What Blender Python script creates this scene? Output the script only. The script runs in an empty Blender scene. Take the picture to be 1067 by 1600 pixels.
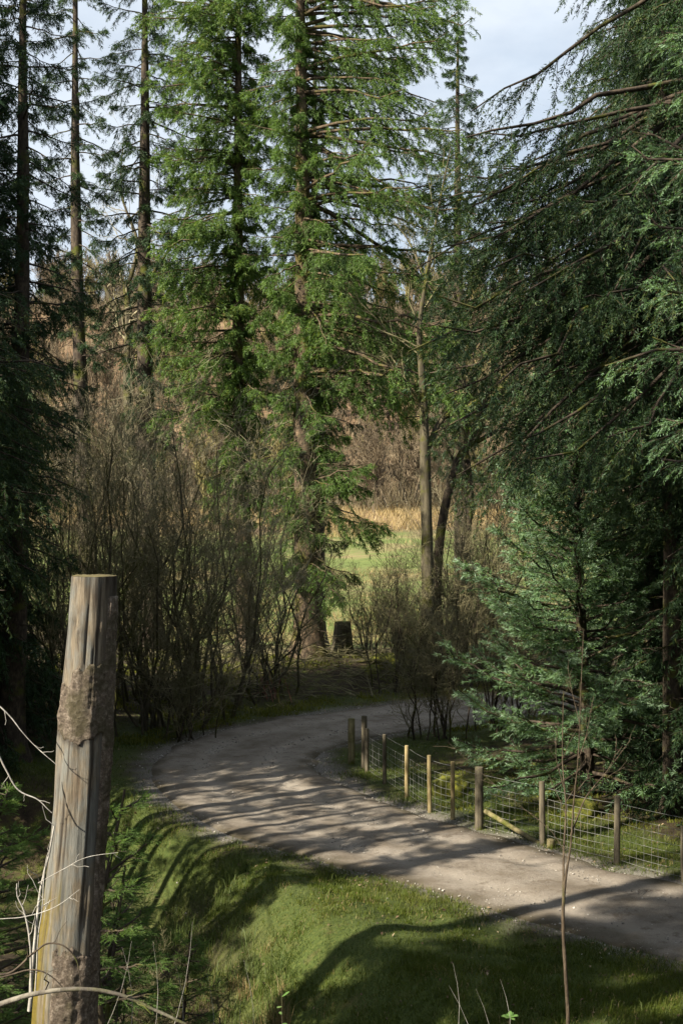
import bpy, math
import numpy as np
from mathutils import Vector

R = math.radians
SC = bpy.context.scene
COL = SC.collection
FX = 2000.0           # focal length in photo pixels (photo 1067 x 1600)
CZ = 6.0              # eye height above the track

# ------------------------------------------------------------------ camera
cd = bpy.data.cameras.new('camera')
cam = bpy.data.objects.new('camera', cd)
COL.objects.link(cam)
cam.location = (0, 0, CZ)
cam.rotation_euler = (R(90), 0, 0)
cd.sensor_fit = 'VERTICAL'
cd.sensor_height = 36.0
cd.lens = 36.0 * FX / 1600.0
cd.clip_end = 4000
SC.camera = cam

# ------------------------------------------------------------------ light
SUN_EL, SUN_AZ = R(36), R(34)          # AZ: light travels along (cos, sin) in plan
SX, SY = -math.cos(SUN_AZ), -math.sin(SUN_AZ)
world = bpy.data.worlds.new('World')
SC.world = world
world.use_nodes = True
nt = world.node_tree
nt.nodes.clear()
wo = nt.nodes.new('ShaderNodeOutputWorld')
bg = nt.nodes.new('ShaderNodeBackground')
bg.inputs['Strength'].default_value = 0.05
sky = nt.nodes.new('ShaderNodeTexSky')
sky.sky_type = 'NISHITA'
sky.sun_disc = False
sky.sun_elevation = SUN_EL
sky.sun_rotation = math.atan2(SX, SY)
sky.air_density = 1.1
tc = nt.nodes.new('ShaderNodeTexCoord')
mp = nt.nodes.new('ShaderNodeMapping')
mp.inputs['Location'].default_value = (0.35, 0.0, 0.12)
mp.inputs['Scale'].default_value = (1.0, 1.0, 2.2)
nz = nt.nodes.new('ShaderNodeTexNoise')
nz.inputs['Scale'].default_value = 2.6
nz.inputs['Detail'].default_value = 7
nz.inputs['Roughness'].default_value = 0.55
cr = nt.nodes.new('ShaderNodeValToRGB')
cr.color_ramp.elements[0].position = 0.40
cr.color_ramp.elements[0].color = (0.55, 0.55, 0.55, 1)
cr.color_ramp.elements[1].position = 0.56
cr.color_ramp.elements[1].color = (1, 1, 1, 1)
nz2 = nt.nodes.new('ShaderNodeTexNoise')
nz2.inputs['Scale'].default_value = 6.0
nz2.inputs['Detail'].default_value = 5
cc = nt.nodes.new('ShaderNodeMix')
cc.data_type = 'RGBA'
cc.inputs['A'].default_value = (5.2, 6.3, 7.6, 1)
cc.inputs['B'].default_value = (7.4, 7.6, 7.9, 1)
mx = nt.nodes.new('ShaderNodeMix')
mx.data_type = 'RGBA'
L = nt.links.new
L(tc.outputs['Generated'], mp.inputs['Vector'])
L(mp.outputs['Vector'], nz.inputs['Vector'])
L(mp.outputs['Vector'], nz2.inputs['Vector'])
L(nz.outputs['Fac'], cr.inputs['Fac'])
L(nz2.outputs['Fac'], cc.inputs['Factor'])
L(cr.outputs['Color'], mx.inputs['Factor'])
L(sky.outputs['Color'], mx.inputs['A'])
L(cc.outputs['Result'], mx.inputs['B'])
L(mx.outputs['Result'], bg.inputs['Color'])
L(bg.outputs['Background'], wo.inputs['Surface'])

sl = bpy.data.lights.new('sun', 'SUN')
sl.energy = 5.0
sl.angle = R(0.55)
sl.color = (1.0, 0.91, 0.74)
so = bpy.data.objects.new('sun', sl)
COL.objects.link(so)
so.rotation_euler = Vector((math.cos(SUN_EL) * SX, math.cos(SUN_EL) * SY, math.sin(SUN_EL))).to_track_quat('Z', 'Y').to_euler()

SC.view_settings.view_transform = 'Standard'
SC.view_settings.look = 'None'
SC.view_settings.gamma = 1.0
SC.view_settings.use_curve_mapping = False
SC.view_settings.exposure = 1.42
SC.cycles.max_bounces = 5
SC.cycles.diffuse_bounces = 3
SC.cycles.glossy_bounces = 1
SC.cycles.transmission_bounces = 3
SC.cycles.use_denoising = True
SC.cycles.denoiser = 'OPENIMAGEDENOISE'

# ------------------------------------------------------------------ numeric helpers
def W(u, v, d):
    """a photo pixel at depth d, as a point of the place"""
    return np.array([(u - 533.5) * d / FX, d, CZ - (v - 800.0) * d / FX])

def hsh(i, j, k, s):
    n = (i.astype(np.int64) * 374761393 + j.astype(np.int64) * 668265263 + k.astype(np.int64) * 2147483647 + s * 144269504) & 0xffffffff
    n = ((n ^ (n >> 13)) * 1274126177) & 0xffffffff
    n = ((n ^ (n >> 16)) * 2246822519) & 0xffffffff
    return ((n ^ (n >> 15)) & 0xffffff) / 16777215.0

def vn(p, s=0):
    """value noise in -1..1 for (N,3) points"""
    p = np.asarray(p, float)
    f = np.floor(p)
    t = p - f
    t = t * t * (3 - 2 * t)
    i, j, k = f[..., 0].astype(np.int64), f[..., 1].astype(np.int64), f[..., 2].astype(np.int64)
    out = 0
    for a in (0, 1):
        wa = t[..., 0] if a else 1 - t[..., 0]
        for b in (0, 1):
            wb = t[..., 1] if b else 1 - t[..., 1]
            for c in (0, 1):
                wc = t[..., 2] if c else 1 - t[..., 2]
                out = out + wa * wb * wc * hsh(i + a, j + b, k + c, s)
    return out * 2 - 1

def fb(p, s=0, o=4):
    p = np.asarray(p, float)
    r, a, n = 0, 1.0, 0
    for q in range(o):
        r = r + a * vn(p * 2 ** q + q * 7.3, s + q)
        n += a
        a *= .5
    return r / n

def f2(x, y, sc, s=0, o=3):
    x, y = np.broadcast_arrays(np.asarray(x, float), np.asarray(y, float))
    return fb(np.stack([x * sc, y * sc, np.zeros_like(x) + .37], -1), s, o)

def ss(a, b, x):
    t = np.clip((np.asarray(x, float) - a) / (b - a), 0, 1)
    return t * t * (3 - 2 * t)

def nrm(v):
    return v / np.maximum(np.linalg.norm(v, axis=-1, keepdims=True), 1e-9)

# ------------------------------------------------------------------ the track's line
TRK = np.array([  # x, y, half width
    (16, 10.5, 1.9), (11.5, 13.6, 1.8), (8.2, 16.2, 1.75), (5.5, 18.4, 1.65), (3.9, 19.9, 1.6), (2.5, 21.5, 1.65), (.95, 23.2, 1.8), (-.55, 25.1, 2.0),
    (-1.7, 27.2, 2.0), (-2.4, 29.4, 1.95), (-2.5, 31.5, 1.95), (-2.0, 33.4, 2.0), (-1.0, 35.0, 2.0), (.6, 36.6, 2.05),
    (3.2, 38.8, 1.95), (6.5, 40.8, 1.9), (11, 43, 1.9), (18, 45.5, 1.9)])

def catmull(P, n):
    P = np.asarray(P, float)
    Q = np.vstack([2 * P[0] - P[1], P, 2 * P[-1] - P[-2]])
    out = []
    for i in range(len(P) - 1):
        a, b, c, d = Q[i:i + 4]
        for t in np.linspace(0, 1, n, endpoint=False):
            out.append(.5 * (2 * b + (c - a) * t + (2 * a - 5 * b + 4 * c - d) * t * t + (3 * b - a - 3 * c + d) * t ** 3))
    out.append(P[-1])
    return np.array(out)

TR = catmull(TRK, 14)

def tdist(x, y):
    """distance to the track edge (negative inside)"""
    x, y = np.broadcast_arrays(np.asarray(x, float), np.asarray(y, float))
    sh = x.shape
    x, y = x.ravel(), y.ravel()
    out = np.full(x.shape, 1e9)
    for s in range(0, len(x), 20000):
        dx = x[s:s + 20000, None] - TR[None, :, 0]
        dy = y[s:s + 20000, None] - TR[None, :, 1]
        out[s:s + 20000] = (np.sqrt(dx * dx + dy * dy) - TR[None, :, 2]).min(1)
    return out.reshape(sh)

def zt(x, y, td=None):
    """height of the ground"""
    x, y = np.broadcast_arrays(np.asarray(x, float), np.asarray(y, float))
    if td is None:
        td = np.where((y < 60) & (np.abs(x) < 25), tdist(np.clip(x, -25, 25), np.clip(y, -20, 60)), 20.0)
    z = np.zeros(x.shape)
    near = np.clip(12.6 - y, 0, 1e9)
    z = z + np.minimum(near * .33, 4.3) * ss(0, 1.5, near)
    # ditch under the bank, lower left of the picture
    sd_ = (x + 1.0) * -.93 + (y - 19.5) * -.364 + .25 * np.sin(y * .9) + .5 * ss(19, 26, y)
    kk = ss(.5, 1.9, td) * ss(10.5, 13.0, y) * (1 - ss(26, 29, y))
    z = z + kk * (.22 * np.exp(-((sd_ + .9) / .9) ** 2) - 1.55 * ss(-.5, 2.3, sd_))
    # low bank round the outer side of the bend, rising to the wood
    z = z + .75 * ss(.5, 6, td) * ss(33, 42, y + np.clip(-x - 3, 0, 6) * 1.2) * (1 - ss(48, 56, y))
    z = z + 1.0 * ss(1.0, 7, -x - 5) * ss(18, 30, y) * (1 - ss(48, 56, y))
    # field, rushes, hill
    z = z + ss(48, 58, y) * .35 + .062 * np.clip(y - 60, 0, 95) 
    h = np.clip(y - 152, 0, 1e9)
    hill = 50 * ss(0, 170, h) + np.clip(h - 150, 0, 1e9) * .02
    z = z + hill * (1 + .10 * f2(x, y, .012, 5, 2))
    far = ss(25, 60, y)
    z = z + f2(x, y, .35, 1, 3) * (.10 + .25 * far) * ss(.1, 2.5, td) + (f2(x, y, .9, 4, 2) * .07 * ss(.6, 2, td) + f2(x, y, 1.9, 2, 2) * .05 + f2(x, y, 4.5, 6, 2) * .026) * ss(0, .8, td) * (1 - ss(60, 80, y))
    z = z - .05 * (1 - ss(-.45, .25, td))
    return z

# ------------------------------------------------------------------ materials
MATS = {}
def newmat(name, rough=.8):
    m = bpy.data.materials.new(name)
    m.use_nodes = True
    n = m.node_tree.nodes
    b = n['Principled BSDF']
    b.inputs['Roughness'].default_value = rough
    b.inputs['Specular IOR Level'].default_value = .25
    MATS[name] = m
    return m, m.node_tree, b

def nd(t, kind, **kw):
    n = t.nodes.new(kind)
    for k, v in kw.items():
        try:
            setattr(n, k, v)
        except Exception:
            pass
    return n

def noise(t, scale, detail=5, rough=.6, vec=None, stretch=None):
    n = t.nodes.new('ShaderNodeTexNoise')
    n.inputs['Scale'].default_value = scale
    n.inputs['Detail'].default_value = detail
    n.inputs['Roughness'].default_value = rough
    c = t.nodes.new('ShaderNodeTexCoord')
    src = c.outputs['Object']
    if stretch:
        m = t.nodes.new('ShaderNodeMapping')
        m.inputs['Scale'].default_value = stretch
        t.links.new(src, m.inputs['Vector'])
        src = m.outputs['Vector']
    t.links.new(src, n.inputs['Vector'])
    return n.outputs['Fac']

def ramp(t, fac, stops):
    r = t.nodes.new('ShaderNodeValToRGB')
    e = r.color_ramp.elements
    while len(e) < len(stops):
        e.new(.5)
    for i, (p, c) in enumerate(stops):
        e[i].position = p
        e[i].color = (*c, 1) if len(c) == 3 else c
    t.links.new(fac, r.inputs['Fac'])
    return r.outputs['Color']

def mixc(t, fac, a, b, mode='MIX'):
    m = t.nodes.new('ShaderNodeMix')
    m.data_type = 'RGBA'
    m.blend_type = mode
    for s, v in (('Factor', fac), ('A', a), ('B', b)):
        if hasattr(v, 'links'):
            t.links.new(v, m.inputs[s])
        elif s == 'Factor':
            m.inputs[0].default_value = v
        else:
            m.inputs[s].default_value = (*v, 1)
    return m.outputs['Result']

def attr(t, name):
    a = t.nodes.new('ShaderNodeAttribute')
    a.attribute_name = name
    return a.outputs['Fac']

def bump(t, b, h, strength=.4, dist=.02):
    u = t.nodes.new('ShaderNodeBump')
    u.inputs['Strength'].default_value = strength
    u.inputs['Distance'].default_value = dist
    t.links.new(h, u.inputs['Height'])
    t.links.new(u.outputs['Normal'], b.inputs['Normal'])

def g(*c):
    return tuple(c)

def leafmat(name, dark, light, under, trans=.25, rough=.55, warm=None):
    """needles / blades: colour from each shoot's own 'tone'"""
    m, t, b = newmat(name, rough)
    c = ramp(t, attr(t, 'tone'), [(0, dark), (.75, light), (1.0, warm or light)])
    big = noise(t, 1.1, 3)
    c = mixc(t, ramp(t, big, [(.35, (0, 0, 0)), (.65, (.4, .4, .4))]), c, tuple(x * y for x, y in zip(light, (1.1, 1.0, .75))))
    geo = t.nodes.new('ShaderNodeNewGeometry')
    c2 = mixc(t, geo.outputs['Backfacing'], c, under)
    t.links.new(c2, b.inputs['Base Color'])
    tr = t.nodes.new('ShaderNodeBsdfTranslucent')
    tc_ = mixc(t, 1.0, c, (1.25, 1.3, .6), 'MULTIPLY')
    t.links.new(tc_, tr.inputs['Color'])
    mx_ = t.nodes.new('ShaderNodeMixShader')
    mx_.inputs[0].default_value = trans
    out = t.nodes['Material Output']
    t.links.new(b.outputs[0], mx_.inputs[1])
    t.links.new(tr.outputs[0], mx_.inputs[2])
    t.links.new(mx_.outputs[0], out.inputs['Surface'])
    return m

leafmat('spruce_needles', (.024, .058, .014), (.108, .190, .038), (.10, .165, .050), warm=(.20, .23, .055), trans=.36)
leafmat('shaded_needles', (.010, .028, .012), (.040, .078, .026), (.034, .066, .032), warm=(.09, .115, .035))  # spruce foliage in shade: the shade is put into this darker colour
leafmat('blue_needles', (.026, .070, .022), (.12, .22, .075), (.16, .26, .15), warm=(.30, .40, .31), trans=.3)
leafmat('grass_blades', (.020, .042, .007), (.090, .120, .016), (.08, .105, .016), warm=(.22, .19, .075), trans=.3)
leafmat('dry_blades', (.16, .115, .050), (.33, .25, .125), (.30, .23, .12), warm=(.42, .34, .19), trans=.2)
leafmat('rush_blades', (.028, .055, .012), (.095, .125, .030), (.08, .11, .03), warm=(.30, .23, .10), trans=.2)
leafmat('moss_blades', (.060, .075, .010), (.150, .160, .020), (.13, .14, .02), warm=(.26, .22, .04), trans=.3)
leafmat('hill_brush', (.055, .045, .028), (.155, .125, .078), (.13, .105, .065), warm=(.27, .235, .15), trans=.1)
leafmat('broad_leaves', (.05, .11, .03), (.12, .22, .06), (.16, .25, .12), warm=(.2, .3, .1), trans=.35)

def bark(name, c1, c2, c3, moss=0.0, mosscol=(.09, .10, .015), stretch=(9, 9, 1.6), bumpd=.03, mscale=1.6):
    m, t, b = newmat(name, .9)
    n1 = noise(t, 1.0, 8, .65, stretch=stretch)
    n2 = noise(t, 2.2, 4)
    c = ramp(t, n1, [(.32, c1), (.5, c2), (.68, c3)])
    c = mixc(t, ramp(t, n2, [(.45, (0, 0, 0)), (.7, (.5, .5, .5))]), c, tuple(x * .55 for x in c2))
    if moss > 0:
        n3 = noise(t, mscale, 5, .65)
        k = ramp(t, n3, [(.62 - moss * .35, (0, 0, 0)), (.72 - moss * .3, (1, 1, 1))])
        n4 = noise(t, 30, 3)
        mc = mixc(t, n4, tuple(x * .5 for x in mosscol), mosscol)
        c = mixc(t, k, c, mc)
    t.links.new(c, b.inputs['Base Color'])
    bump(t, b, n1, .8, bumpd)
    return m

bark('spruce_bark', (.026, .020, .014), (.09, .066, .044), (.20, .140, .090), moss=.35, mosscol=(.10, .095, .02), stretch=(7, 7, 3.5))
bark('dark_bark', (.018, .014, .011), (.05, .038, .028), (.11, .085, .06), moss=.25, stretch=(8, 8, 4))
bark('grey_bark', (.045, .040, .034), (.12, .105, .085), (.24, .22, .18), moss=.2, stretch=(8, 8, 5))
bark('sapling_bark', (.025, .019, .013), (.070, .052, .034), (.14, .11, .075), stretch=(30, 30, 9), moss=.1)
bark('mossy_bark', (.03, .026, .018), (.075, .064, .040), (.135, .115, .078), moss=.36, mosscol=(.095, .095, .020))
bark('twig_bark', (.065, .060, .030), (.17, .155, .085), (.33, .29, .17), stretch=(3, 3, 3), moss=.3, mosscol=(.10, .11, .02), mscale=.8)
bark('pale_twig', (.12, .105, .065), (.27, .24, .15), (.46, .41, .28), stretch=(3, 3, 3), moss=.2, mosscol=(.12, .12, .03), mscale=.8)
bark('dead_twig', (.16, .15, .135), (.33, .31, .28), (.55, .53, .49), stretch=(5, 5, 5))
bark('hill_twig', (.07, .055, .036), (.155, .12, .078), (.28, .225, .145), stretch=(.3, .3, .3))
bark('hill_twig_green', (.09, .075, .030), (.19, .165, .065), (.30, .27, .11), stretch=(.3, .3, .3))
bark('red_stem', (.12, .05, .035), (.26, .12, .085), (.42, .24, .17), stretch=(5, 5, 5))
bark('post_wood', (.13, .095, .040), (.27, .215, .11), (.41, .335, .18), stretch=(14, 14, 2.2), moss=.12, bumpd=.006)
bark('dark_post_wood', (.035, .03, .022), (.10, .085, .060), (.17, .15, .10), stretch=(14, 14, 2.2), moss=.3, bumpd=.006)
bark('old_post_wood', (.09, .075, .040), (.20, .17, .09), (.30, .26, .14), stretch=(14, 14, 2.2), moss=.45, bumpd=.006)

# ------------------------------------------------------------------ mesh helpers
def mesh(name, V, F, mat, parent=None, smooth=False, tone=None, loc=None, fa=None, attrs=None):
    """V (n,3), F list of int arrays (m,k)"""
    V = np.asarray(V, np.float32).reshape(-1, 3)
    if not isinstance(F, (list, tuple)):
        F = [F]
    me = bpy.data.meshes.new(name)
    me.vertices.add(len(V))
    me.vertices.foreach_set('co', V.ravel())
    idx = np.concatenate([np.asarray(f, np.int32).ravel() for f in F])
    cnt = np.concatenate([np.full(len(f), f.shape[1], np.int32) for f in F])
    st = np.concatenate([[0], np.cumsum(cnt)[:-1]]).astype(np.int32)
    me.loops.add(len(idx))
    me.loops.foreach_set('vertex_index', idx)
    me.polygons.add(len(cnt))
    me.polygons.foreach_set('loop_start', st)
    me.polygons.foreach_set('loop_total', cnt)
    if smooth:
        me.polygons.foreach_set('use_smooth', np.ones(len(cnt), bool))
    if tone is not None:
        a = me.attributes.new('tone', 'FLOAT', 'POINT')
        a.data.foreach_set('value', np.asarray(tone, np.float32))
    for k, v in (attrs or {}).items():
        a = me.attributes.new(k, 'FLOAT', 'POINT')
        a.data.foreach_set('value', np.asarray(v, np.float32))
    me.update(calc_edges=True)
    for m in (mat if isinstance(mat, (list, tuple)) else [mat]):
        me.materials.append(MATS[m])
    if fa is not None:
        me.polygons.foreach_set('material_index', np.asarray(fa, np.int32))
    o = bpy.data.objects.new(name, me)
    COL.objects.link(o)
    if parent:
        o.parent = parent
    if loc is not None:
        o.location = loc
    return o

def tag(o, label=None, cat=None, group=None, kind=None):
    for k, v in (('label', label), ('category', cat), ('group', group), ('kind', kind)):
        if v:
            o[k] = v
    return o

def thing(name, loc, label, cat, group=None, rz=0, sc=1):
    o = bpy.data.objects.new(name, None)
    o.empty_display_size = .2
    COL.objects.link(o)
    o.location = tuple(float(c) for c in loc)
    o.rotation_euler = (0, 0, rz)
    o.scale = (sc, sc, sc)
    return tag(o, label, cat, group)

def dup(o, loc, label, rz=0, sc=1, group=None, parent=None, tilt=None):
    c = o.copy()
    COL.objects.link(c)
    c.parent = parent
    if loc is not None:
        c.location = tuple(float(q) for q in loc)
        c.rotation_euler = (tilt[0], tilt[1], rz) if tilt else (0, 0, rz)
        c.scale = (sc, sc, sc) if not isinstance(sc, tuple) else sc
    if label:
        c['label'] = label
    if group:
        c['group'] = group
    for ch in o.children:
        d = ch.copy()
        COL.objects.link(d)
        d.parent = c
        for gch in ch.children:
            e = gch.copy()
            COL.objects.link(e)
            e.parent = d
    return c

def tubes(P, Rd, S=4, cap=False):
    """P (N,K,3), Rd (N,K) -> V, [quads(,caps)]"""
    P = np.asarray(P, float)
    if P.ndim == 2:
        P = P[None]
    Rd = np.broadcast_to(np.asarray(Rd, float), P.shape[:2])
    N, K = P.shape[:2]
    T = np.empty_like(P)
    T[:, 1:-1] = P[:, 2:] - P[:, :-2]
    T[:, 0] = P[:, 1] - P[:, 0]
    T[:, -1] = P[:, -1] - P[:, -2]
    T = nrm(T)
    mt = nrm(T.mean(1))
    ref = np.where(np.abs(mt[:, 2:3]) > .8, np.array([[1., .1, 0]]), np.array([[0, 0.05, 1.]]))[:, None, :]
    n = nrm(ref - (ref * T).sum(-1, keepdims=True) * T)
    b = np.cross(T, n)
    a = np.arange(S) / S * 2 * np.pi
    V = P[:, :, None, :] + Rd[:, :, None, None] * (np.cos(a)[None, None, :, None] * n[:, :, None, :] + np.sin(a)[None, None, :, None] * b[:, :, None, :])
    base = (np.arange(N) * K * S)[:, None, None]
    k = (np.arange(K - 1) * S)[None, :, None]
    s = np.arange(S)[None, None, :]
    s1 = (s + 1) % S
    q = np.stack([base + k + s, base + k + s1, base + k + S + s1, base + k + S + s], -1).reshape(-1, 4)
    F = [q]
    if cap:
        F.append((np.arange(N)[:, None] * K * S + (K - 1) * S + np.arange(S)[None]))
        F.append((np.arange(N)[:, None] * K * S + np.arange(S)[None, ::-1]))
    return V.reshape(-1, 3), F

def join(parts):
    """[(V, [F..]) ..] -> V, [F..]"""
    Vs, Fs, o = [], {}, 0
    for V, F in parts:
        for f in (F if isinstance(F, list) else [F]):
            Fs.setdefault(f.shape[1], []).append(f + o)
        Vs.append(V)
        o += len(V)
    return np.concatenate(Vs), [np.concatenate(v) for v in Fs.values()]

def shoots(P, D, Ln, rng, k=8, nl=.03, nw=.009, tone=None, spread=.55, flat=0.0):
    """needle triangles round shoots: base P, direction D, length Ln"""
    N = len(P)
    D = nrm(D)
    ref = np.where(np.abs(D[:, 2:3]) > .85, np.array([[1., 0, 0]]), np.array([[0, 0, 1.]]))
    n1 = nrm(np.cross(D, ref))
    n2 = np.cross(n1, D)
    t = (np.arange(k)[None] + rng.random((N, k))) / k
    az = rng.random((N, k)) * 2 * np.pi
    ca, sa = np.cos(az), np.sin(az) * (1 - flat)
    side = ca[..., None] * n1[:, None] + sa[..., None] * n2[:, None]
    nd_ = nrm(D[:, None] * (.55 + .5 * t[..., None]) + side * spread)
    c = P[:, None] + D[:, None] * (Ln[:, None] * t)[..., None]
    l = nl * (1 - .35 * t) * (.75 + .5 * rng.random((N, k)))
    wv = np.cross(nd_, nrm(rng.normal(size=(N, k, 3))))
    wv = nrm(wv) * nw * .5
    tip = c + nd_ * l[..., None]
    V = np.stack([c - wv, c + wv, tip], 2).reshape(-1, 3)
    F = np.arange(len(V)).reshape(-1, 3)
    if tone is None:
        tone = rng.random(N)
    tn = np.repeat(np.clip(tone[:, None] + (t - .5) * .25, 0, 1).ravel(), 3)
    return V, F, tn

# ------------------------------------------------------------------ spruces
def spruce(name, seed, H, r0, h0, lenf, nbr, mat='spruce_needles', barkm='spruce_bark', lean=(0, 0), dens=34, k=8, nl=.034, nw=.010,
           pitch=(-.15, .5), sag=.35, up=.25, hang=.35, bare=.22, l2k=.42, l2max=1.1, m2=20, dead=0, epic=0, top=.97, flare=.5, shl=.12, tonef=None, wr=1.0, sweep=.85, hpow=1.0, extra=None):
    rng = np.random.default_rng(seed)
    th = np.linspace(0, 1, 26)
    def axis(h):
        f = h / H
        return np.stack([lean[0] * f + .12 * np.sin(f * 5 + seed), lean[1] * f + .10 * np.cos(f * 4 + seed) - .10 * np.cos(seed), h], -1)
    def rad(h):
        f = h / H
        return r0 * ((1 - f) ** .85 * 1.0 + flare * np.exp(-np.asarray(h) / (r0 * 1.3))) + .01
    hs = np.concatenate([[-.5, 0], H * th[1:] ** 1.4])
    tp = axis(hs)
    tv, tf = tubes(tp[None], rad(np.maximum(hs, 0))[None], 18)
    c = np.repeat(tp, 18, 0)
    nn = nrm(tv - c)
    fl = np.exp(-np.maximum(tv[:, 2], 0) / .6)
    ang = np.arctan2(nn[:, 1], nn[:, 0])
    tv = tv + nn * (r0 * (.10 * fb(tv * np.array([3, 3, .8]), seed, 3) + .25 * fl * np.sin(ang * 5 + seed)))[:, None]
    # branches
    h = h0 + (H * top - h0) * ((np.arange(nbr) + rng.random(nbr)) / nbr) ** hpow
    az = np.arange(nbr) * 2.399 + rng.normal(0, .35, nbr)
    Lb = lenf(h, az) * rng.uniform(.45, 1.12, nbr)
    if epic:
        he = rng.uniform(h0 * .6, H * .9, epic)
        h = np.concatenate([h, he])
        az = np.concatenate([az, rng.uniform(0, 2 * np.pi, epic)])
        Lb = np.concatenate([Lb, rng.uniform(.3, .9, epic)])
    if extra:
        ne, a0, asp, hl, hh, l0, l1 = extra
        h = np.concatenate([h, rng.uniform(hl, hh, ne)])
        az = np.concatenate([az, rng.normal(a0, asp, ne)])
        Lb = np.concatenate([Lb, rng.uniform(l0, l1, ne)])
    keep = Lb > .15
    h, az, Lb = h[keep], az[keep], Lb[keep]
    N = len(h)
    f = np.clip((h - h0) / (H - h0), 0, 1)
    tp_ = pitch[0] + (pitch[1] - pitch[0]) * f + rng.normal(0, .17, N)
    K = 9
    t = np.linspace(0, 1, K)[None]
    hor = np.stack([np.cos(az), np.sin(az), 0 * az], -1)
    sd = np.stack([-np.sin(az), np.cos(az), 0 * az], -1)
    bend = rng.normal(0, .16, N)[:, None]
    o = axis(h)
    zz = Lb[:, None] * (tp_[:, None] * t - sag * t ** 1.7 + up * t ** 4)
    P = o[:, None] + hor[:, None] * (Lb[:, None] * t * (1 - .12 * t))[..., None] + sd[:, None] * (Lb[:, None] * bend * t * t)[..., None]
    P[..., 2] += zz
    P += rng.normal(0, .018, P.shape) * (Lb[:, None, None] * t[..., None])
    br = (.008 + .011 * Lb[:, None] * wr) * (1 - .85 * t) + .003
    wood = [tubes(P, br, 4)]
    # secondary
    ts = (np.arange(m2)[None] + rng.random((N, m2))) / m2
    ts = bare + (1 - bare) * ts
    l2 = np.minimum(Lb[:, None] * l2k * (1.02 - ts) ** .75 * np.minimum(1, (ts - bare) * 5 + .35) + .10, l2max) * rng.uniform(.55, 1.2, ts.shape)
    fi = ts * (K - 1)
    i0 = np.clip(fi.astype(int), 0, K - 2)
    fr = (fi - i0)[..., None]
    ar = np.arange(N)[:, None]
    B = P[ar, i0] * (1 - fr) + P[ar, i0 + 1] * fr
    Tn = nrm(P[ar, i0 + 1] - P[ar, i0])
    sgn = np.where(np.arange(m2)[None] % 2 == 0, 1., -1.)[..., None] * np.ones((N, 1, 1))
    sdir = nrm(np.cross(Tn, np.array([0, 0, 1.])))
    D2 = nrm(Tn * sweep + sdir * sgn * rng.uniform(.5, 1.1, ts.shape)[..., None] + np.array([0, 0, -1.]) * (hang * rng.uniform(.3, 1.4, ts.shape))[..., None])
    B, D2, l2 = B.reshape(-1, 3), D2.reshape(-1, 3), l2.ravel()
    # leader tip itself carries shoots: add it as a secondary
    for a_, b_, j_ in ((-4, -2, 0), (-3, -1, 0), (-2, -1, .35), (-3, -1, .3)):
        B = np.concatenate([B, P[:, a_]])
        dv = P[:, b_] - P[:, a_]
        D2 = np.concatenate([D2, nrm(nrm(dv) + rng.normal(0, 1, (N, 3)) * j_)])
        l2 = np.concatenate([l2, np.linalg.norm(dv, axis=1) * 1.05])
    bt = np.concatenate([np.repeat(rng.normal(0, .13, N), m2), rng.normal(0, .1, 4 * N)])
    bf = np.concatenate([ts.ravel(), np.ones(4 * N)])
    K2 = 4
    s = np.linspace(0, 1, K2)[None, :, None]
    P2 = B[:, None] + D2[:, None] * (l2[:, None, None] * s)
    P2[..., 2] -= hang * .55 * l2[:, None] * s[..., 0] ** 2
    P2 += rng.normal(0, .02, P2.shape) * s * l2[:, None, None]
    lw = l2 > np.quantile(l2, .35)
    wood.append(tubes(P2[lw][:, [0, 2, 3]], ((.005 + .002 * l2[:, None]) * (1.1 - s[..., 0]))[lw][:, [0, 2, 3]], 3))
    # dead bare branches
    if dead:
        hd = rng.uniform(1.0, max(h0 * 1.5, 4), dead)
        ad = rng.uniform(0, 2 * np.pi, dead)
        ld = rng.uniform(.5, 2.2, dead)
        od = axis(hd)
        tt = np.linspace(0, 1, 6)[None]
        Pd = od[:, None] + np.stack([np.cos(ad), np.sin(ad), 0 * ad], -1)[:, None] * (ld[:, None] * tt)[..., None]
        Pd[..., 2] += ld[:, None] * (rng.normal(0, .2, dead)[:, None] * tt - .25 * tt ** 2)
        Pd += rng.normal(0, .03, Pd.shape) * tt[..., None]
        wood.append(tubes(Pd, (.012 + .004 * ld[:, None]) * (1.1 - tt), 4))
        # side twigs
        for q in range(4):
            bq = Pd[:, 1 + q]
            dq = nrm(np.stack([np.cos(ad + (1 if q % 2 else -1) * .9), np.sin(ad + (1 if q % 2 else -1) * .9), -.2 + 0 * ad], -1))
            lq = ld * rng.uniform(.2, .5, dead)
            t3 = np.linspace(0, 1, 3)[None]
            Pq = bq[:, None] + dq[:, None] * (lq[:, None] * t3)[..., None]
            wood.append(tubes(Pq, .007 * (1.1 - t3) + 0 * lq[:, None], 3))
    # shoots
    cnt = rng.poisson(np.maximum(l2 * dens, 0) + 1.0)
    ii = np.repeat(np.arange(len(l2)), cnt)
    M = len(ii)
    u = rng.random(M) ** .8
    fi = u * (K2 - 1)
    i0 = np.clip(fi.astype(int), 0, K2 - 2)
    fr = (fi - i0)[:, None]
    Q = P2[ii, i0] * (1 - fr) + P2[ii, i0 + 1] * fr
    T2 = nrm(P2[ii, i0 + 1] - P2[ii, i0])
    sd2 = nrm(np.cross(T2, np.array([0, 0, 1.]) + rng.normal(0, .25, (M, 3))))
    sg = rng.choice([-1., 1.], M)[:, None]
    D3 = nrm(T2 * .8 + sd2 * sg * rng.uniform(.2, 1.0, (M, 1)) + np.array([0, 0, -1.]) * hang * rng.uniform(-.2, 1.3, (M, 1)) + rng.normal(0, .12, (M, 3)))
    ls = shl * rng.uniform(.55, 1.35, M) * (1.1 - .45 * u)
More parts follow.
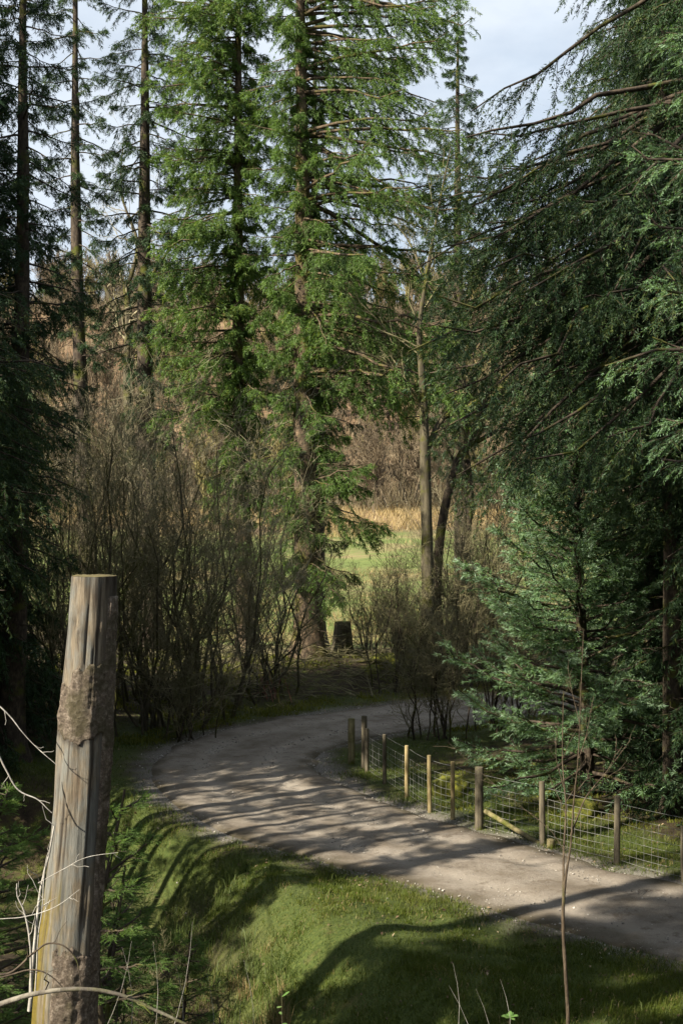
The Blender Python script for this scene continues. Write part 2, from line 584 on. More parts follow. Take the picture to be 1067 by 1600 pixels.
    tone = .30 + bt[ii] + .30 * (bf[ii] > .75) * u + rng.normal(0, .13, M) + .12 * (u > .8)
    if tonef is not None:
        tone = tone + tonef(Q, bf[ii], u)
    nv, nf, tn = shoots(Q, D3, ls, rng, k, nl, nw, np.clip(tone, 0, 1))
    root = thing(name, (0, 0, 0), 'x', 'tree')
    mesh('trunk', tv, tf, barkm, root, smooth=True)
    wv, wf = join(wood)
    tag(mesh('branch_wood', wv, wf, 'dark_bark' if mat == 'shaded_needles' else barkm, root), kind='stuff')
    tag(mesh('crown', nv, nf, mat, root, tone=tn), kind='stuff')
    root['tri'] = int(len(nf))
    return root

def put(o, x, y, label, rz=0, sc=1, group=None, dz=0, tilt=None):
    o.location = (x, y, float(zt(x, y)) + dz)
    o.rotation_euler = (tilt[0], tilt[1], rz) if tilt else (0, 0, rz)
    o.scale = (sc, sc, sc)
    o['label'] = label
    if group:
        o['group'] = group
    return o

def putc(src, x, y, label, rz=0, sc=1, group=None, dz=0, tilt=None):
    return dup(src, (x, y, float(zt(x, y)) + dz), label, rz, sc, group, tilt=tilt)

# ------------------------------------------------------------------ bare trees and shrubs
def grow(P, Rr, rng, n, lr, ang, K=5, upw=.25, wig=.10, t0=.25, t1=1.0, rr=.55, grav=0, abslen=None):
    """children polylines off parents P (N,K0,3)"""
    N, K0 = P.shape[:2]
    Lp = np.linalg.norm(np.diff(P, axis=1), axis=2).sum(1)
    t = t0 + (t1 - t0) * (np.arange(n)[None] + rng.random((N, n))) / n
    fi = t * (K0 - 1)
    i0 = np.clip(fi.astype(int), 0, K0 - 2)
    fr = (fi - i0)
    ar = np.arange(N)[:, None]
    B = P[ar, i0] * (1 - fr[..., None]) + P[ar, i0 + 1] * fr[..., None]
    T = nrm(P[ar, i0 + 1] - P[ar, i0])
    rb = Rr[ar, i0] * (1 - fr) + Rr[ar, i0 + 1] * fr
    per = nrm(np.cross(T, rng.normal(size=T.shape)))
    D = nrm(T * np.cos(ang) + per * np.sin(ang) * rng.uniform(.6, 1.3, (N, n, 1)) + np.array([0, 0, upw]))
    l = Lp[:, None] * lr * rng.uniform(.5, 1.25, (N, n)) * (1.15 - .6 * t)
    if abslen:
        l = np.minimum(l, abslen)
    B, D, l, rb = B.reshape(-1, 3), D.reshape(-1, 3), l.ravel(), rb.ravel()
    s = np.linspace(0, 1, K)
    st = rng.normal(0, wig, (len(B), K, 3))
    st[:, 0] = 0
    C = B[:, None] + D[:, None] * (l[:, None, None] * s[None, :, None]) + np.cumsum(st, 1) * l[:, None, None]
    C[..., 2] += (upw * .5 - grav) * l[:, None] * s[None] ** 2
    rc = np.maximum(rb[:, None] * rr, .0022) * (1 - .75 * s[None])
    return C, rc

def bare_wood(seed, stems, levels, minr=.0042):
    """stems: (P (N,K,3), R (N,K)); levels: list of dict for grow + sides"""
    rng = np.random.default_rng(seed)
    P, Rr = stems
    big = tubes(P, Rr, 8)
    parts = []
    for lv in levels:
        lv = dict(lv)
        S = lv.pop('S', 3)
        P, Rr = grow(P, Rr, rng, **lv)
        Rr = np.maximum(Rr, minr)
        parts.append(tubes(P, Rr, S))
    return big, parts

def stems_fan(rng, n, Ht, spread, r, K=8, wob=.085):
    az = rng.uniform(0, 2 * np.pi, n)
    hh = Ht * rng.uniform(.6, 1.05, n)
    s = np.linspace(0, 1, K)
    out = spread * rng.uniform(.25, 1.1, n)
    b = rng.normal(0, .2 + .12 * spread, (n, 2))
    P = np.zeros((n, K, 3))
    P[..., 0] = b[:, :1] + np.cos(az)[:, None] * out[:, None] * s[None] ** 1.15
    P[..., 1] = b[:, 1:] + np.sin(az)[:, None] * out[:, None] * s[None] ** 1.15
    P[..., 2] = hh[:, None] * s[None] - .25
    st = rng.normal(0, wob, P.shape) * hh[:, None, None] * .35
    st[:, 0] = 0
    P += np.cumsum(st, 1)
    Rr = r * rng.uniform(.6, 1.2, n)[:, None] * (1 - .8 * s[None]) + .004
    return P, Rr

def shrub(name, seed, n, Ht, spread, r, lv, mat='twig_bark', stemmat='mossy_bark'):
    rng = np.random.default_rng(seed)
    big, parts = bare_wood(seed + 1, stems_fan(rng, n, Ht, spread, r), lv)
    root = thing(name, (0, 0, 0), 'x', 'shrub')
    mesh('stems', big[0], big[1], stemmat, root, smooth=True)
    v, f = join(parts)
    tag(mesh('twigs', v, f, mat, root), kind='stuff')
    return root

# ------------------------------------------------------------------ ground
def build_ground():
    ys = np.concatenate([np.linspace(-40, 8, 22), np.arange(8.4, 24, .18), np.arange(24, 50, .32), 50 + 1450 * (np.linspace(0, 1, 110)[1:] ** 2.6)])
    xu = np.linspace(-1, 1, 221)
    rows = []
    for y in ys:
        w0 = max(9.0, .42 * y)             # fine inside the view
        xs = np.where(np.abs(xu) < .8, xu / .8 * w0, np.sign(xu) * (w0 + (np.abs(xu) - .8) / .2 * (60 + 1.2 * abs(y))))
        rows.append(np.stack([xs, np.full_like(xs, y)], -1))
    G = np.array(rows)
    x, y = G[..., 0], G[..., 1]
    td = np.where((y < 60) & (np.abs(x) < 25), tdist(np.clip(x, -25, 25), np.clip(y, -20, 60)), 20.0)
    z = zt(x, y, td)
    V = np.stack([x, y, z], -1).reshape(-1, 3)
    a, b = x.shape
    i = np.arange(a - 1)[:, None] * b + np.arange(b - 1)[None]
    F = np.stack([i, i + 1, i + b + 1, i + b], -1).reshape(-1, 4)
    n = f2(x, y, .5, 9, 3)
    grass = (1 - ss(1.6, 3.4, td + n * 1.6)) * (1 - ss(36, 42, y - .0 * x)) 
    grass = np.maximum(grass, ss(12.5, 14.5, y) * (1 - ss(19, 22, y)) * ss(-2.5, -1, x + n))
    grass = np.maximum(grass, .8 * (1 - ss(1.0, 2.2, td + n)) * (y > 30))
    field = ss(50, 54, y + n * 2) * (1 - ss(118, 128, y + n * 12))
    hill = ss(118, 130, y + n * 14)
    grass = grass * (1 - ss(.7, 1.8, (x + 1.0) * -.93 + (y - 19.5) * -.364 + .5 * n) * (1 - ss(23, 25, y)))
    gravel = .8 * (1 - ss(-.1, .6, td + n * .5 + f2(x, y, 3, 4, 2) * .35))
    grass = grass * ss(-.1, 1.0, td + f2(x, y, .8, 24, 3) * 1.1)
    o = mesh('ground', V, F, 'ground', smooth=True, attrs={'grass': grass.ravel(), 'field': field.ravel(), 'hill': hill.ravel(), 'gravel': gravel.ravel()})
    tag(o, kind='structure')
    return o

def ground_mats():
    m, t, b = newmat('ground', .95)
    n1, n2, n3 = noise(t, 3.0, 8, .7), noise(t, .35, 4), noise(t, 22, 6, .7)
    floor = ramp(t, n1, [(.3, (.018, .013, .008)), (.5, (.045, .032, .018)), (.7, (.085, .062, .034))])
    mossc = ramp(t, n3, [(.3, (.028, .042, .008)), (.7, (.095, .105, .018))])
    floor = mixc(t, ramp(t, n1, [(.50, (0, 0, 0)), (.62, (1, 1, 1))]), floor, mossc)
    gr = ramp(t, n3, [(.25, (.022, .032, .009)), (.5, (.048, .068, .014)), (.75, (.095, .10, .026))])
    gr = mixc(t, ramp(t, n1, [(.55, (0, 0, 0)), (.75, (.7, .7, .7))]), gr, (.10, .075, .035))
    fd = ramp(t, noise(t, .9, 6), [(.3, (.085, .115, .028)), (.6, (.12, .15, .040)), (.8, (.17, .17, .06))])
    fd = mixc(t, ramp(t, noise(t, .16, 6, .7), [(.50, (0, 0, 0)), (.64, (.8, .8, .8))]), fd, (.22, .165, .085))
    hl = ramp(t, noise(t, .15, 7, .7), [(.3, (.11, .070, .040)), (.55, (.19, .125, .075)), (.75, (.24, .18, .09))])
    gv = ramp(t, noise(t, 30, 5, .8), [(.3, (.07, .062, .055)), (.5, (.16, .145, .13)), (.7, (.32, .30, .275))])
    c = mixc(t, attr(t, 'grass'), floor, gr)
    c = mixc(t, attr(t, 'field'), c, fd)
    c = mixc(t, attr(t, 'hill'), c, hl)
    c = mixc(t, attr(t, 'gravel'), c, gv)
    t.links.new(c, b.inputs['Base Color'])
    bump(t, b, n3, .7, .03)
    m, t, b = newmat('gravel', .95)
    n1, n2, n3 = noise(t, 70, 4, .8), noise(t, 1.1, 6, .65), noise(t, 9, 6, .7)
    vor = t.nodes.new('ShaderNodeTexVoronoi')
    vor.inputs['Scale'].default_value = 38
    co = t.nodes.new('ShaderNodeTexCoord')
    t.links.new(co.outputs['Object'], vor.inputs['Vector'])
    st = mixc(t, vor.outputs['Color'], (.15, .135, .12), (.42, .395, .365))
    c = ramp(t, n1, [(.3, (.13, .108, .088)), (.55, (.27, .232, .190)), (.75, (.42, .37, .315))])
    c = mixc(t, .22, c, st)
    c = mixc(t, ramp(t, n2, [(.42, (0, 0, 0)), (.62, (.75, .75, .75))]), c, (.135, .108, .080))
    c = mixc(t, ramp(t, attr(t, 'wheel'), [(0, (0, 0, 0)), (1, (.6, .6, .6))]), c, (.34, .30, .255))
    c = mixc(t, ramp(t, noise(t, 2.6, 7, .75), [(.54, (0, 0, 0)), (.64, (.6, .6, .6))]), c, (.10, .075, .052))
    c = mixc(t, attr(t, 'edge'), c, (.075, .062, .040))
    t.links.new(c, b.inputs['Base Color'])
    ad = nd(t, 'ShaderNodeMath', operation='ADD')
    t.links.new(n1, ad.inputs[0])
    t.links.new(n3, ad.inputs[1])
    bump(t, b, ad.outputs[0], .9, .025)
    m, t, b = newmat('stone', .9)
    oi = t.nodes.new('ShaderNodeNewGeometry')
    c = ramp(t, oi.outputs['Random Per Island'], [(0, (.10, .09, .08)), (.6, (.25, .23, .205)), (1, (.46, .43, .39))])
    t.links.new(c, b.inputs['Base Color'])
    m, t, b = newmat('dead_leaf', .8)
    oi = t.nodes.new('ShaderNodeNewGeometry')
    c = ramp(t, oi.outputs['Random Per Island'], [(0, (.05, .032, .020)), (.6, (.13, .085, .05)), (1, (.28, .215, .14))])
    t.links.new(c, b.inputs['Base Color'])
    m, t, b = newmat('moss', .95)
    n1, n3 = noise(t, 9, 6, .7), noise(t, 50, 4)
    c = ramp(t, n1, [(.35, (.03, .030, .010)), (.5, (.085, .095, .014)), (.7, (.19, .18, .025))])
    t.links.new(c, b.inputs['Base Color'])
    bump(t, b, n3, .9, .02)
    m, t, b = newmat('wire', .45)
    b.inputs['Base Color'].default_value = (.34, .34, .33, 1)
    b.inputs['Metallic'].default_value = .6
    # weathered stump wood
    m, t, b = newmat('bare_wood', .8)
    n1 = noise(t, 1.0, 10, .75, stretch=(60, 60, 4.5))
    n2 = noise(t, 1.0, 6, .65, stretch=(6, 6, 2.2))
    c = ramp(t, n1, [(.28, (.032, .025, .018)), (.43, (.105, .085, .060)), (.56, (.175, .145, .105)), (.75, (.29, .255, .20))])
    c = mixc(t, ramp(t, n2, [(.44, (0, 0, 0)), (.56, (.85, .85, .85))]), c, mixc(t, n1, (.045, .046, .042), (.21, .215, .20)))
    n4 = noise(t, 1.0, 8, .75, stretch=(18, 18, 2.0))
    c = mixc(t, ramp(t, n4, [(.58, (0, 0, 0)), (.68, (.8, .8, .8))]), c, (.045, .030, .022))
    n5 = noise(t, 1.0, 4, .6, stretch=(4, 4, 1.2))
    c = mixc(t, ramp(t, n5, [(.58, (0, 0, 0)), (.74, (.6, .6, .6))]), c, (.15, .085, .050))
    c = mixc(t, attr(t, 'dark'), c, (.030, .022, .016))
    n3 = noise(t, 22, 5, .7)
    c = mixc(t, attr(t, 'moss'), c, mixc(t, n3, (.035, .030, .008), (.21, .155, .022)))
    t.links.new(c, b.inputs['Base Color'])
    bump(t, b, n1, .8, .012)
    m, t, b = newmat('snag_bark', .95)
    n1 = noise(t, 34, 8, .75)
    n2 = noise(t, 5, 5, .6)
    c = ramp(t, n1, [(.3, (.035, .027, .021)), (.5, (.14, .11, .085)), (.68, (.34, .29, .235))])
    c = mixc(t, ramp(t, n2, [(.48, (0, 0, 0)), (.62, (.7, .7, .7))]), c, (.05, .045, .02))
    t.links.new(c, b.inputs['Base Color'])
    bump(t, b, n1, 1.0, .03)
    m, t, b = newmat('snag_top', .9)
    n1 = noise(t, 14, 6, .7)
    c = ramp(t, n1, [(.35, (.05, .04, .02)), (.6, (.13, .11, .05))])
    t.links.new(c, b.inputs['Base Color'])

ground_mats()
build_ground()

def build_track():
    P = TR
    T = np.gradient(P[:, :2], axis=0)
    T = T / np.linalg.norm(T, axis=1, keepdims=True)
    Nn = np.stack([-T[:, 1], T[:, 0]], -1)
    # resample finer
    n = len(P)
    m = 34
    u = np.linspace(-1, 1, m)
    hw = P[:, 2:3] + .32
    x = P[:, 0:1] + Nn[:, 0:1] * u[None] * hw
    y = P[:, 1:2] + Nn[:, 1:2] * u[None] * hw
    off = u[None] * hw
    rut = np.exp(-((np.abs(off) - .78) / .28) ** 2)
    edge = np.abs(u)[None] * hw - P[:, 2:3]
    z = .030 - .028 * rut * (1 + .4 * f2(x, y, .6, 3, 2)) + .018 * f2(x, y, 1.2, 8, 3) - .02 * ss(-.5, 0, edge) - .22 * ss(-.12, .36, edge + .22 * f2(x, y, 1.4, 12, 3))
    V = np.stack([x, y, z], -1).reshape(-1, 3)
    i = np.arange(n - 1)[:, None] * m + np.arange(m - 1)[None]
    F = np.stack([i, i + 1, i + m + 1, i + m], -1).reshape(-1, 4)
    ed = ss(-.45, .05, edge + .35 * f2(x, y, 1.8, 13, 3))
    o = mesh('gravel_track', V, F, 'gravel', smooth=True, attrs={'wheel': rut.ravel(), 'edge': ed.ravel()})
    tag(o, kind='structure')
build_track()

# ------------------------------------------------------------------ blades and litter
def blades(rng, x, y, h, w, lean=.5, seg=1, z=None):
    N = len(x)
    z = zt(x, y) if z is None else z
    az = rng.uniform(0, 2 * np.pi, N)
    wa = rng.uniform(0, 2 * np.pi, N)
    ln = rng.uniform(.1, 1.0, N) * lean
    B = np.stack([x, y, z - .01], -1)
    d = np.stack([np.cos(az), np.sin(az), 0 * az], -1)
    wv = np.stack([np.cos(wa), np.sin(wa), 0 * wa], -1) * (w * .5)[:, None]
    if seg == 1:
        tip = B + d * (h * ln)[:, None]
        tip[:, 2] += h
        V = np.stack([B - wv, B + wv, tip], 1).reshape(-1, 3)
        return V, np.arange(len(V)).reshape(-1, 3)
    mid = B + d * (h * ln * .3)[:, None]
    mid[:, 2] += h * .6
    tip = B + d * (h * ln)[:, None]
    tip[:, 2] += h * (1 - .35 * ln)
    V = np.stack([B - wv, B + wv, mid + wv * .7, mid - wv * .7, tip], 1).reshape(-1, 3)
    b5 = np.arange(N)[:, None] * 5
    return V, [b5 + np.array([[0, 1, 2, 3]]), b5 + np.array([[3, 2, 4]])]

def scatter(rng, n, x0, x1, y0, y1, mask):
    x = rng.uniform(x0, x1, n)
    y = rng.uniform(y0, y1, n)
    k = mask(x, y) > rng.random(n)
    # only what could be in view
    k &= np.abs(x) < (.30 * y + 1.2)
    return x[k], y[k]

def build_grass():
    rng = np.random.default_rng(3)
    def mask(x, y):
        td = tdist(x, y)
        n = f2(x, y, .5, 9, 3)
        m = ss(-.25, .35, td + .4 * f2(x, y, 1.4, 12, 3)) * (1 - ss(2.0, 3.8, td + n * 1.6) * ss(21.5, 23, y + np.clip(-x, 0, 5)))
        m = m * (1 - .92 * ss(.5, 1.6, (x + 1.0) * -.93 + (y - 19.5) * -.364 + .5 * n) * (1 - ss(23, 25, y)))
        m = m * (.18 + .82 * ss(-.22, .12, f2(x, y, 1.1, 21, 3))) * (1 - .8 * (1 - ss(.0, .9, td + .9 * f2(x, y, .7, 22, 3))) * ss(.05, .4, f2(x, y, .35, 23, 2) + .2))
        return m * (1 - ss(38, 42, y))
    xs, ys = [], []
    for (y0, y1, x0, x1, n) in ((13.5, 18, -4, 7, 170000), (18, 23, -5, 7, 150000), (23, 30, -8, 9, 120000), (30, 42, -11, 8, 70000)):
        a, b = scatter(rng, n, x0, x1, y0, y1, mask)
        xs.append(a), ys.append(b)
    x, y = np.concatenate(xs), np.concatenate(ys)
    sc = .6 + y / 28
    h = rng.uniform(.02, .085, len(x)) * (1 + .6 * ss(.1, .6, f2(x, y, .9, 31, 2)))
    w = rng.uniform(.006, .011, len(x)) * sc
    V, F = blades(rng, x, y, h, w, 1.0)
    tone = .38 + .65 * f2(x, y, .8, 41, 3) + .45 * f2(x, y, 3.5, 42, 2) + rng.normal(0, .16, len(x))
    h = h * (1 + .8 * ss(.05, .5, f2(x, y, 3.0, 43, 2)))
    dry = rng.random(len(x)) < .05
    tone = np.where(dry, 1, np.clip(tone, 0, .85))
    tag(mesh('grass', V, F, 'grass_blades', tone=np.repeat(tone, 3)), 'short bright green turf along both verges of the gravel track', 'grass', kind='stuff')
    # far field grass tufts and rushes
    xs, ys = [], []
    def fm(x, y):
        n = f2(x, y, .13, 51, 3)
        return ss(.05, .35, n + .40 * np.exp(-((y - 58) / 4) ** 2) + .75 * np.exp(-((y - 71) / 5) ** 2 - ((x - 2.2) / 1.6) ** 2) + .5 * np.exp(-((y - 64) / 4) ** 2 - ((x - 3.6) / 2) ** 2)) * .9 + .02
    n = 52000
    x = rng.uniform(-1, 1, n) * .30
    y = 52 + 66 * rng.random(n) ** 1.3
    x = x * y
    k = fm(x, y) > rng.random(n)
    x, y = x[k], y[k]
    V, F = blades(rng, x, y, rng.uniform(.08, .38, len(x)), rng.uniform(.02, .045, len(x)) * (y / 60), .8, 1)
    tone = np.clip(.5 + .5 * f2(x, y, .25, 52, 2) + rng.normal(0, .2, len(x)), 0, 1)
    tag(mesh('field_tufts', V, F, 'dry_blades', tone=np.repeat(tone, 3)), 'tan tufts of dry grass dotted over the green field', 'grass', kind='stuff')
    n = 42000
    y = rng.uniform(112, 158, n)
    x = rng.uniform(-.30, .30, n) * y
    k = ss(-.30, .25, f2(x, y, .12, 53, 3) + .5 * ss(120, 132, y) - .15) > rng.random(n)
    x, y = x[k], y[k]
    V, F = blades(rng, x, y, rng.uniform(.25, 1.0, len(x)) * (1 + .9 * f2(x, y, .3, 57, 2)), rng.uniform(.05, .11, len(x)), 1.0, 1)
    tone = np.clip(.55 + .5 * f2(x, y, .2, 54, 2) + rng.normal(0, .2, len(x)), 0, 1)
    tag(mesh('rush_belt', V, F, 'dry_blades', tone=np.repeat(tone, 3)), 'belt of pale brown rushes across the far edge of the field', 'rushes', kind='stuff')
build_grass()

def build_litter():
    rng = np.random.default_rng(7)
    # gravel stones
    oc = np.array([(1, 0, 0), (-.5, .86, 0), (-.5, -.86, 0), (0, 0, .75), (.15, .1, -.5)], float)
    of = np.array([(0, 1, 3), (1, 2, 3), (2, 0, 3), (1, 0, 4), (2, 1, 4), (0, 2, 4)])
    n = 60000
    x = rng.uniform(-8, 9, n)
    y = 13.5 + 29 * rng.random(n) ** 1.25
    td = tdist(x, y)
    pr = (.75 * (td < 0) + .9 * np.exp(-((td + .05) / .35) ** 2)) * (.2 + 1.0 * ss(-.1, .5, f2(x, y, .9, 61, 3))) + .02 * (td < 2)
    k = (pr > rng.random(n)) & (np.abs(x) < .30 * y + .5)
    x, y, td = x[k], y[k], td[k]
    s = .006 + .016 * rng.random(len(x)) ** 4 + .0003 * y
    z = np.where(td < -.1, .012, zt(x, y) + .004)
    a = rng.uniform(0, 6.28, len(x))
    q = oc[None] * (1 + .35 * rng.normal(size=(len(x), 5, 3)))
    X = q[..., 0] * np.cos(a)[:, None] - q[..., 1] * np.sin(a)[:, None]
    Y = q[..., 0] * np.sin(a)[:, None] + q[..., 1] * np.cos(a)[:, None]
    V = np.stack([X, Y, q[..., 2]], -1) * s[:, None, None] + np.stack([x, y, z], -1)[:, None]
    F = (np.arange(len(x))[:, None, None] * 5 + of[None]).reshape(-1, 3)
    tag(mesh('gravel', V.reshape(-1, 3), F, 'stone'), 'loose pale gravel stones scattered over the track and its edges', 'gravel', kind='stuff')
    # dead leaves
    n = 15000
    x = rng.uniform(-7, 8, n)
    y = 13 + 30 * rng.random(n) ** 1.4
    td = tdist(x, y)
    k = (td > -1.9 * rng.random(n)) & ((ss(-.2, .5, f2(x, y, .7, 71, 3)) * .6 + .05) > rng.random(n)) & (np.abs(x) < .30 * y + .5)
    x, y = x[k], y[k]
    N = len(x)
    s = rng.uniform(.014, .034, N)
    a = rng.uniform(0, 6.28, N)
    c = np.stack([x, y, zt(x, y) + .03], -1)
    d1 = np.stack([np.cos(a), np.sin(a), rng.normal(0, .4, N)], -1) * s[:, None]
    d2 = np.stack([-np.sin(a), np.cos(a), rng.normal(0, .4, N)], -1) * s[:, None] * .6
    up = np.stack([0 * a, 0 * a, s * .35], -1)
    V = np.stack([c - d1, c - d2 + up, c + d1, c + d2 + up], 1).reshape(-1, 3)
    b = np.arange(N)[:, None] * 4
    F = np.concatenate([b + np.array([[0, 1, 2]]), b + np.array([[0, 2, 3]])])
    tag(mesh('dead_leaves', V, F, 'dead_leaf'), 'brown dead leaves lying in the grass beside the track', 'leaves', kind='stuff')
build_litter()

def tufts(name, label, cat, pts, mat, seed, n=60, h=(.3, .7), w=(.004, .009), rad=.12, lean=.8, tone0=.4):
    rng = np.random.default_rng(seed)
    xs, ys, hs = [], [], []
    for (px, py, sc) in pts:
        k = max(3, int(n * sc))
        a = rng.uniform(0, 6.28, k)
        r = rad * sc * np.sqrt(rng.random(k))
        xs.append(px + np.cos(a) * r), ys.append(py + np.sin(a) * r), hs.append(rng.uniform(h[0], h[1], k) * sc)
    x, y, hh = np.concatenate(xs), np.concatenate(ys), np.concatenate(hs)
    V, F = blades(rng, x, y, hh, rng.uniform(w[0], w[1], len(x)), lean, 2)
    tone = np.clip(tone0 + rng.normal(0, .2, len(x)) + .25 * f2(x, y, 1, seed, 2), 0, 1)
    return tag(mesh(name, V, F, mat, tone=np.repeat(tone, 5)), label, cat, kind='stuff')

def build_tufts():
    rng = np.random.default_rng(11)
    # rushes and rank grass in the ditch, lower left
    p = []
    while len(p) < 230:
        x, y = rng.uniform(-5.2, 1.0), rng.uniform(12.8, 22.5)
        sd_ = (x + 1.0) * -.93 + (y - 19.5) * -.364
        if sd_ > .45 + rng.normal(0, .3) and tdist(x, y) > 1.2 and abs(x) < .3 * y:
            p.append((x, y, rng.uniform(.35, 1.0)))
    tufts('rank_grass', 'dark rank grass and rushes filling the ditch below the bank', 'grass', p, 'rush_blades', 12, 70, (.25, .6), (.005, .010), .22, .9, .35)
    p = [(-.95 + rng.normal(0, .16), 16.8 + rng.normal(0, .3), rng.uniform(.7, 1.1)) for _ in range(9)] + [(-1.5 + rng.normal(0, .3), 17.6 + rng.normal(0, .4), rng.uniform(.5, .9)) for _ in range(8)]
    tufts('dry_rushes', 'straw coloured dry rushes on the lit lip of the ditch', 'rushes', p, 'dry_blades', 13, 45, (.2, .5), (.004, .008), .16, .8, .3)
    p = []
    while len(p) < 150:
        x, y = rng.uniform(-4.2, 3.2), rng.uniform(7.5, 13.2)
        if abs(x) < .3 * y + .3 and (x < -.2 or rng.random() < .12):
            p.append((x, y, rng.uniform(.4, 1.0)))
    tufts('bank_grass', 'long dark grass on the slope around the dead trunk', 'grass', p, 'rush_blades', 14, 60, (.15, .45), (.003, .007), .2, .9, .3)
    p = []
    while len(p) < 420:
        y = rng.uniform(14, 27)
        x = rng.uniform(-.30 * y - .3, .30 * y + .3)
        td = float(tdist(x, y))
        if .15 < td < 5 and f2(x, y, .9, 93, 3) > -.05 and not (x > 1 and y > 22 and td > 2.2):
            p.append((x, y, rng.uniform(.4, 1.15)))
    tufts('verge_tufts', 'small uneven tufts standing out of the turf on the verges', 'grass', p, 'grass_blades', 19, 36, (.06, .20), (.006, .012), .17, 1.1, .3)
    tufts('thatch', 'withered straw lying among the turf on the bank', 'grass', [(a + .1, b, c) for a, b, c in p[::2]], 'dry_blades', 20, 20, (.04, .12), (.005, .009), .22, 1.6, .2)
    pm = [(a, b, c) for a, b, c in p if f2(a, b, .5, 95, 2) > 0]
    tufts('moss_cushions', 'yellowish moss cushions showing through the turf of the near bank', 'moss', [(a - .15, b + .1, c) for a, b, c in pm], 'moss_blades', 21, 40, (.02, .05), (.008, .014), .26, .9, .35)
    # moss on the outer bank and under the trees
    p = []
    while len(p) < 420:
        x, y = rng.uniform(-9, 6), rng.uniform(32, 48)
        td = float(tdist(x, y))
        if td > .5 and (f2(x, y, .5, 91, 3) > -.05 or td < 1.6) and y > 33 + (x > -2) * 2:
            p.append((x, y, rng.uniform(.5, 1.3)))
    tufts('moss_tussocks', 'yellow green moss and grass tussocks on the bank beyond the bend', 'moss', p, 'moss_blades', 15, 55, (.05, .16), (.018, .035), .38, 1.0, .35)
    p = []
    while len(p) < 160:
        x, y = rng.uniform(2, 8), rng.uniform(23.2, 32)
        td = float(tdist(x, y))
        if td > .5 and x > 2.0 + (26 - y) * .7 and f2(x, y, .6, 92, 3) > -.15:
            p.append((x, y, rng.uniform(.5, 1.2)))
    tufts('mossy_grass', 'bright mossy grass behind the wire fence', 'grass', p, 'moss_blades', 16, 60, (.03, .12), (.010, .02), .33, 1.0, .2)
build_tufts()

# ------------------------------------------------------------------ spruces, placed
def rightlong(a, b, h1=1e9):
    return lambda h, az: a + (b - a) * np.clip(np.cos(az), 0, 1) ** 1.2

def lf4(h, az):
    base = np.where(h > 11, 2.5 + 4.6 * np.clip(np.cos(az - .1), 0, 1) ** 1.2, np.where(h > 8, 2.0, 2.4 + 1.2 * np.clip(np.cos(az), 0, 1)))
    return base * np.where(h > 24, np.clip((32 - h) / 8, .1, 1), 1)
S4 = spruce('spruce_tree', 4, 32, .47, 3.0, lf4, 190, extra=(60, -.1, .45, 9.5, 26, 4.0, 8.0), lean=(-.75, 0), dens=29, k=3, epic=100, dead=26, hang=.8, pitch=(-.05, .2), sag=.28, up=.12, bare=.15, shl=.18, nl=.16, nw=.030, m2=17)
put(S4, -1.05, 46, 'largest central spruce, thick brown trunk sunlit with long branches reaching right')

def lf3(h, az):
    c = np.cos(az - np.pi * 1.08)
    base = np.where(h > 9, 1.9 + 1.7 * np.clip(c, 0, 1), 1.7)
    return base * np.where(h > 23, np.clip((30 - h) / 7, .1, 1), 1)
S3 = spruce('spruce_tree', 3, 30, .34, 5.5, lf3, 200, extra=(48, 3.5, .5, 8.5, 25, 2.6, 4.3), lean=(-.5, 0), dens=28, k=3, epic=150, dead=26, hang=.8, pitch=(.0, .25), sag=.3, up=.12, bare=.12, shl=.18, nl=.16, nw=.030, m2=16,
            tonef=lambda Q, bf, u: .12 + 0 * u)
put(S3, -3.55, 48, 'sunlit bright green spruce with drooping sprays left of the largest trunk')

def lf1(h, az):
    return np.where(h > 15, 2.0, np.where(h > 10, 1.6, .9)) * np.where(h > 22, np.clip((29 - h) / 7, .1, 1), 1)
S1 = spruce('spruce_tree', 21, 29, .35, 10.5, lf1, 80, mat='shaded_needles', barkm='dark_bark', lean=(-.6, 0), dens=18, k=4, dead=46, hang=.5, pitch=(-.2, .2), bare=.3, shl=.17, nl=.14, nw=.024, m2=14)
put(S1, -9.5, 48, 'slim bare trunked spruce with short dead branches, second trunk from the left')

def lf5(h, az):
    return np.where(h > 14, 2.7, .6) * np.where(h > 24, np.clip((33 - h) / 9, .1, 1), 1)
S5 = spruce('spruce_tree', 25, 32, .24, 14.0, lf5, 90, mat='shaded_needles', barkm='dark_bark', dens=10, k=3, dead=44, hang=.6, pitch=(-.2, .2), bare=.15, shl=.2, nl=.16, nw=.05, m2=12)
put(S5, -6.9, 16.5, 'off-frame spruce around the viewpoint, added for the shade it casts', 0, 1, 'off-frame spruces added for shade')  # unseen, its high crown shaped to shade the huge right spruce

S6 = spruce('spruce_tree', 26, 20, .15, 8.0, lambda h, az: 1.1 + 0 * h, 26, mat='shaded_needles', barkm='dark_bark', dens=10, k=3, dead=40, hang=.6, shl=.2, nl=.16, nw=.05, m2=10)
put(S6, -9.0, 22.0, 'off-frame spruce around the viewpoint, added for the shade it casts', 0, 1, 'off-frame spruces added for shade')  # unseen slim pole, added to throw shadow stripes over the track

def lf2(h, az):
    return np.where(h > 10.5, 2.7, 1.5) * np.where(h > 22, np.clip((30 - h) / 8, .1, 1), 1)
S2 = spruce('spruce_tree', 22, 30, .43, 7.5, lf2, 130, mat='shaded_needles', barkm='dark_bark', lean=(-.55, 0), dens=22, k=4, dead=40, hang=.7, pitch=(-.15, .2), bare=.2, shl=.17, nl=.14, nw=.024, m2=16)
put(S2, -7.2, 49, 'dark trunked spruce with shaded sprays, third trunk from the left')

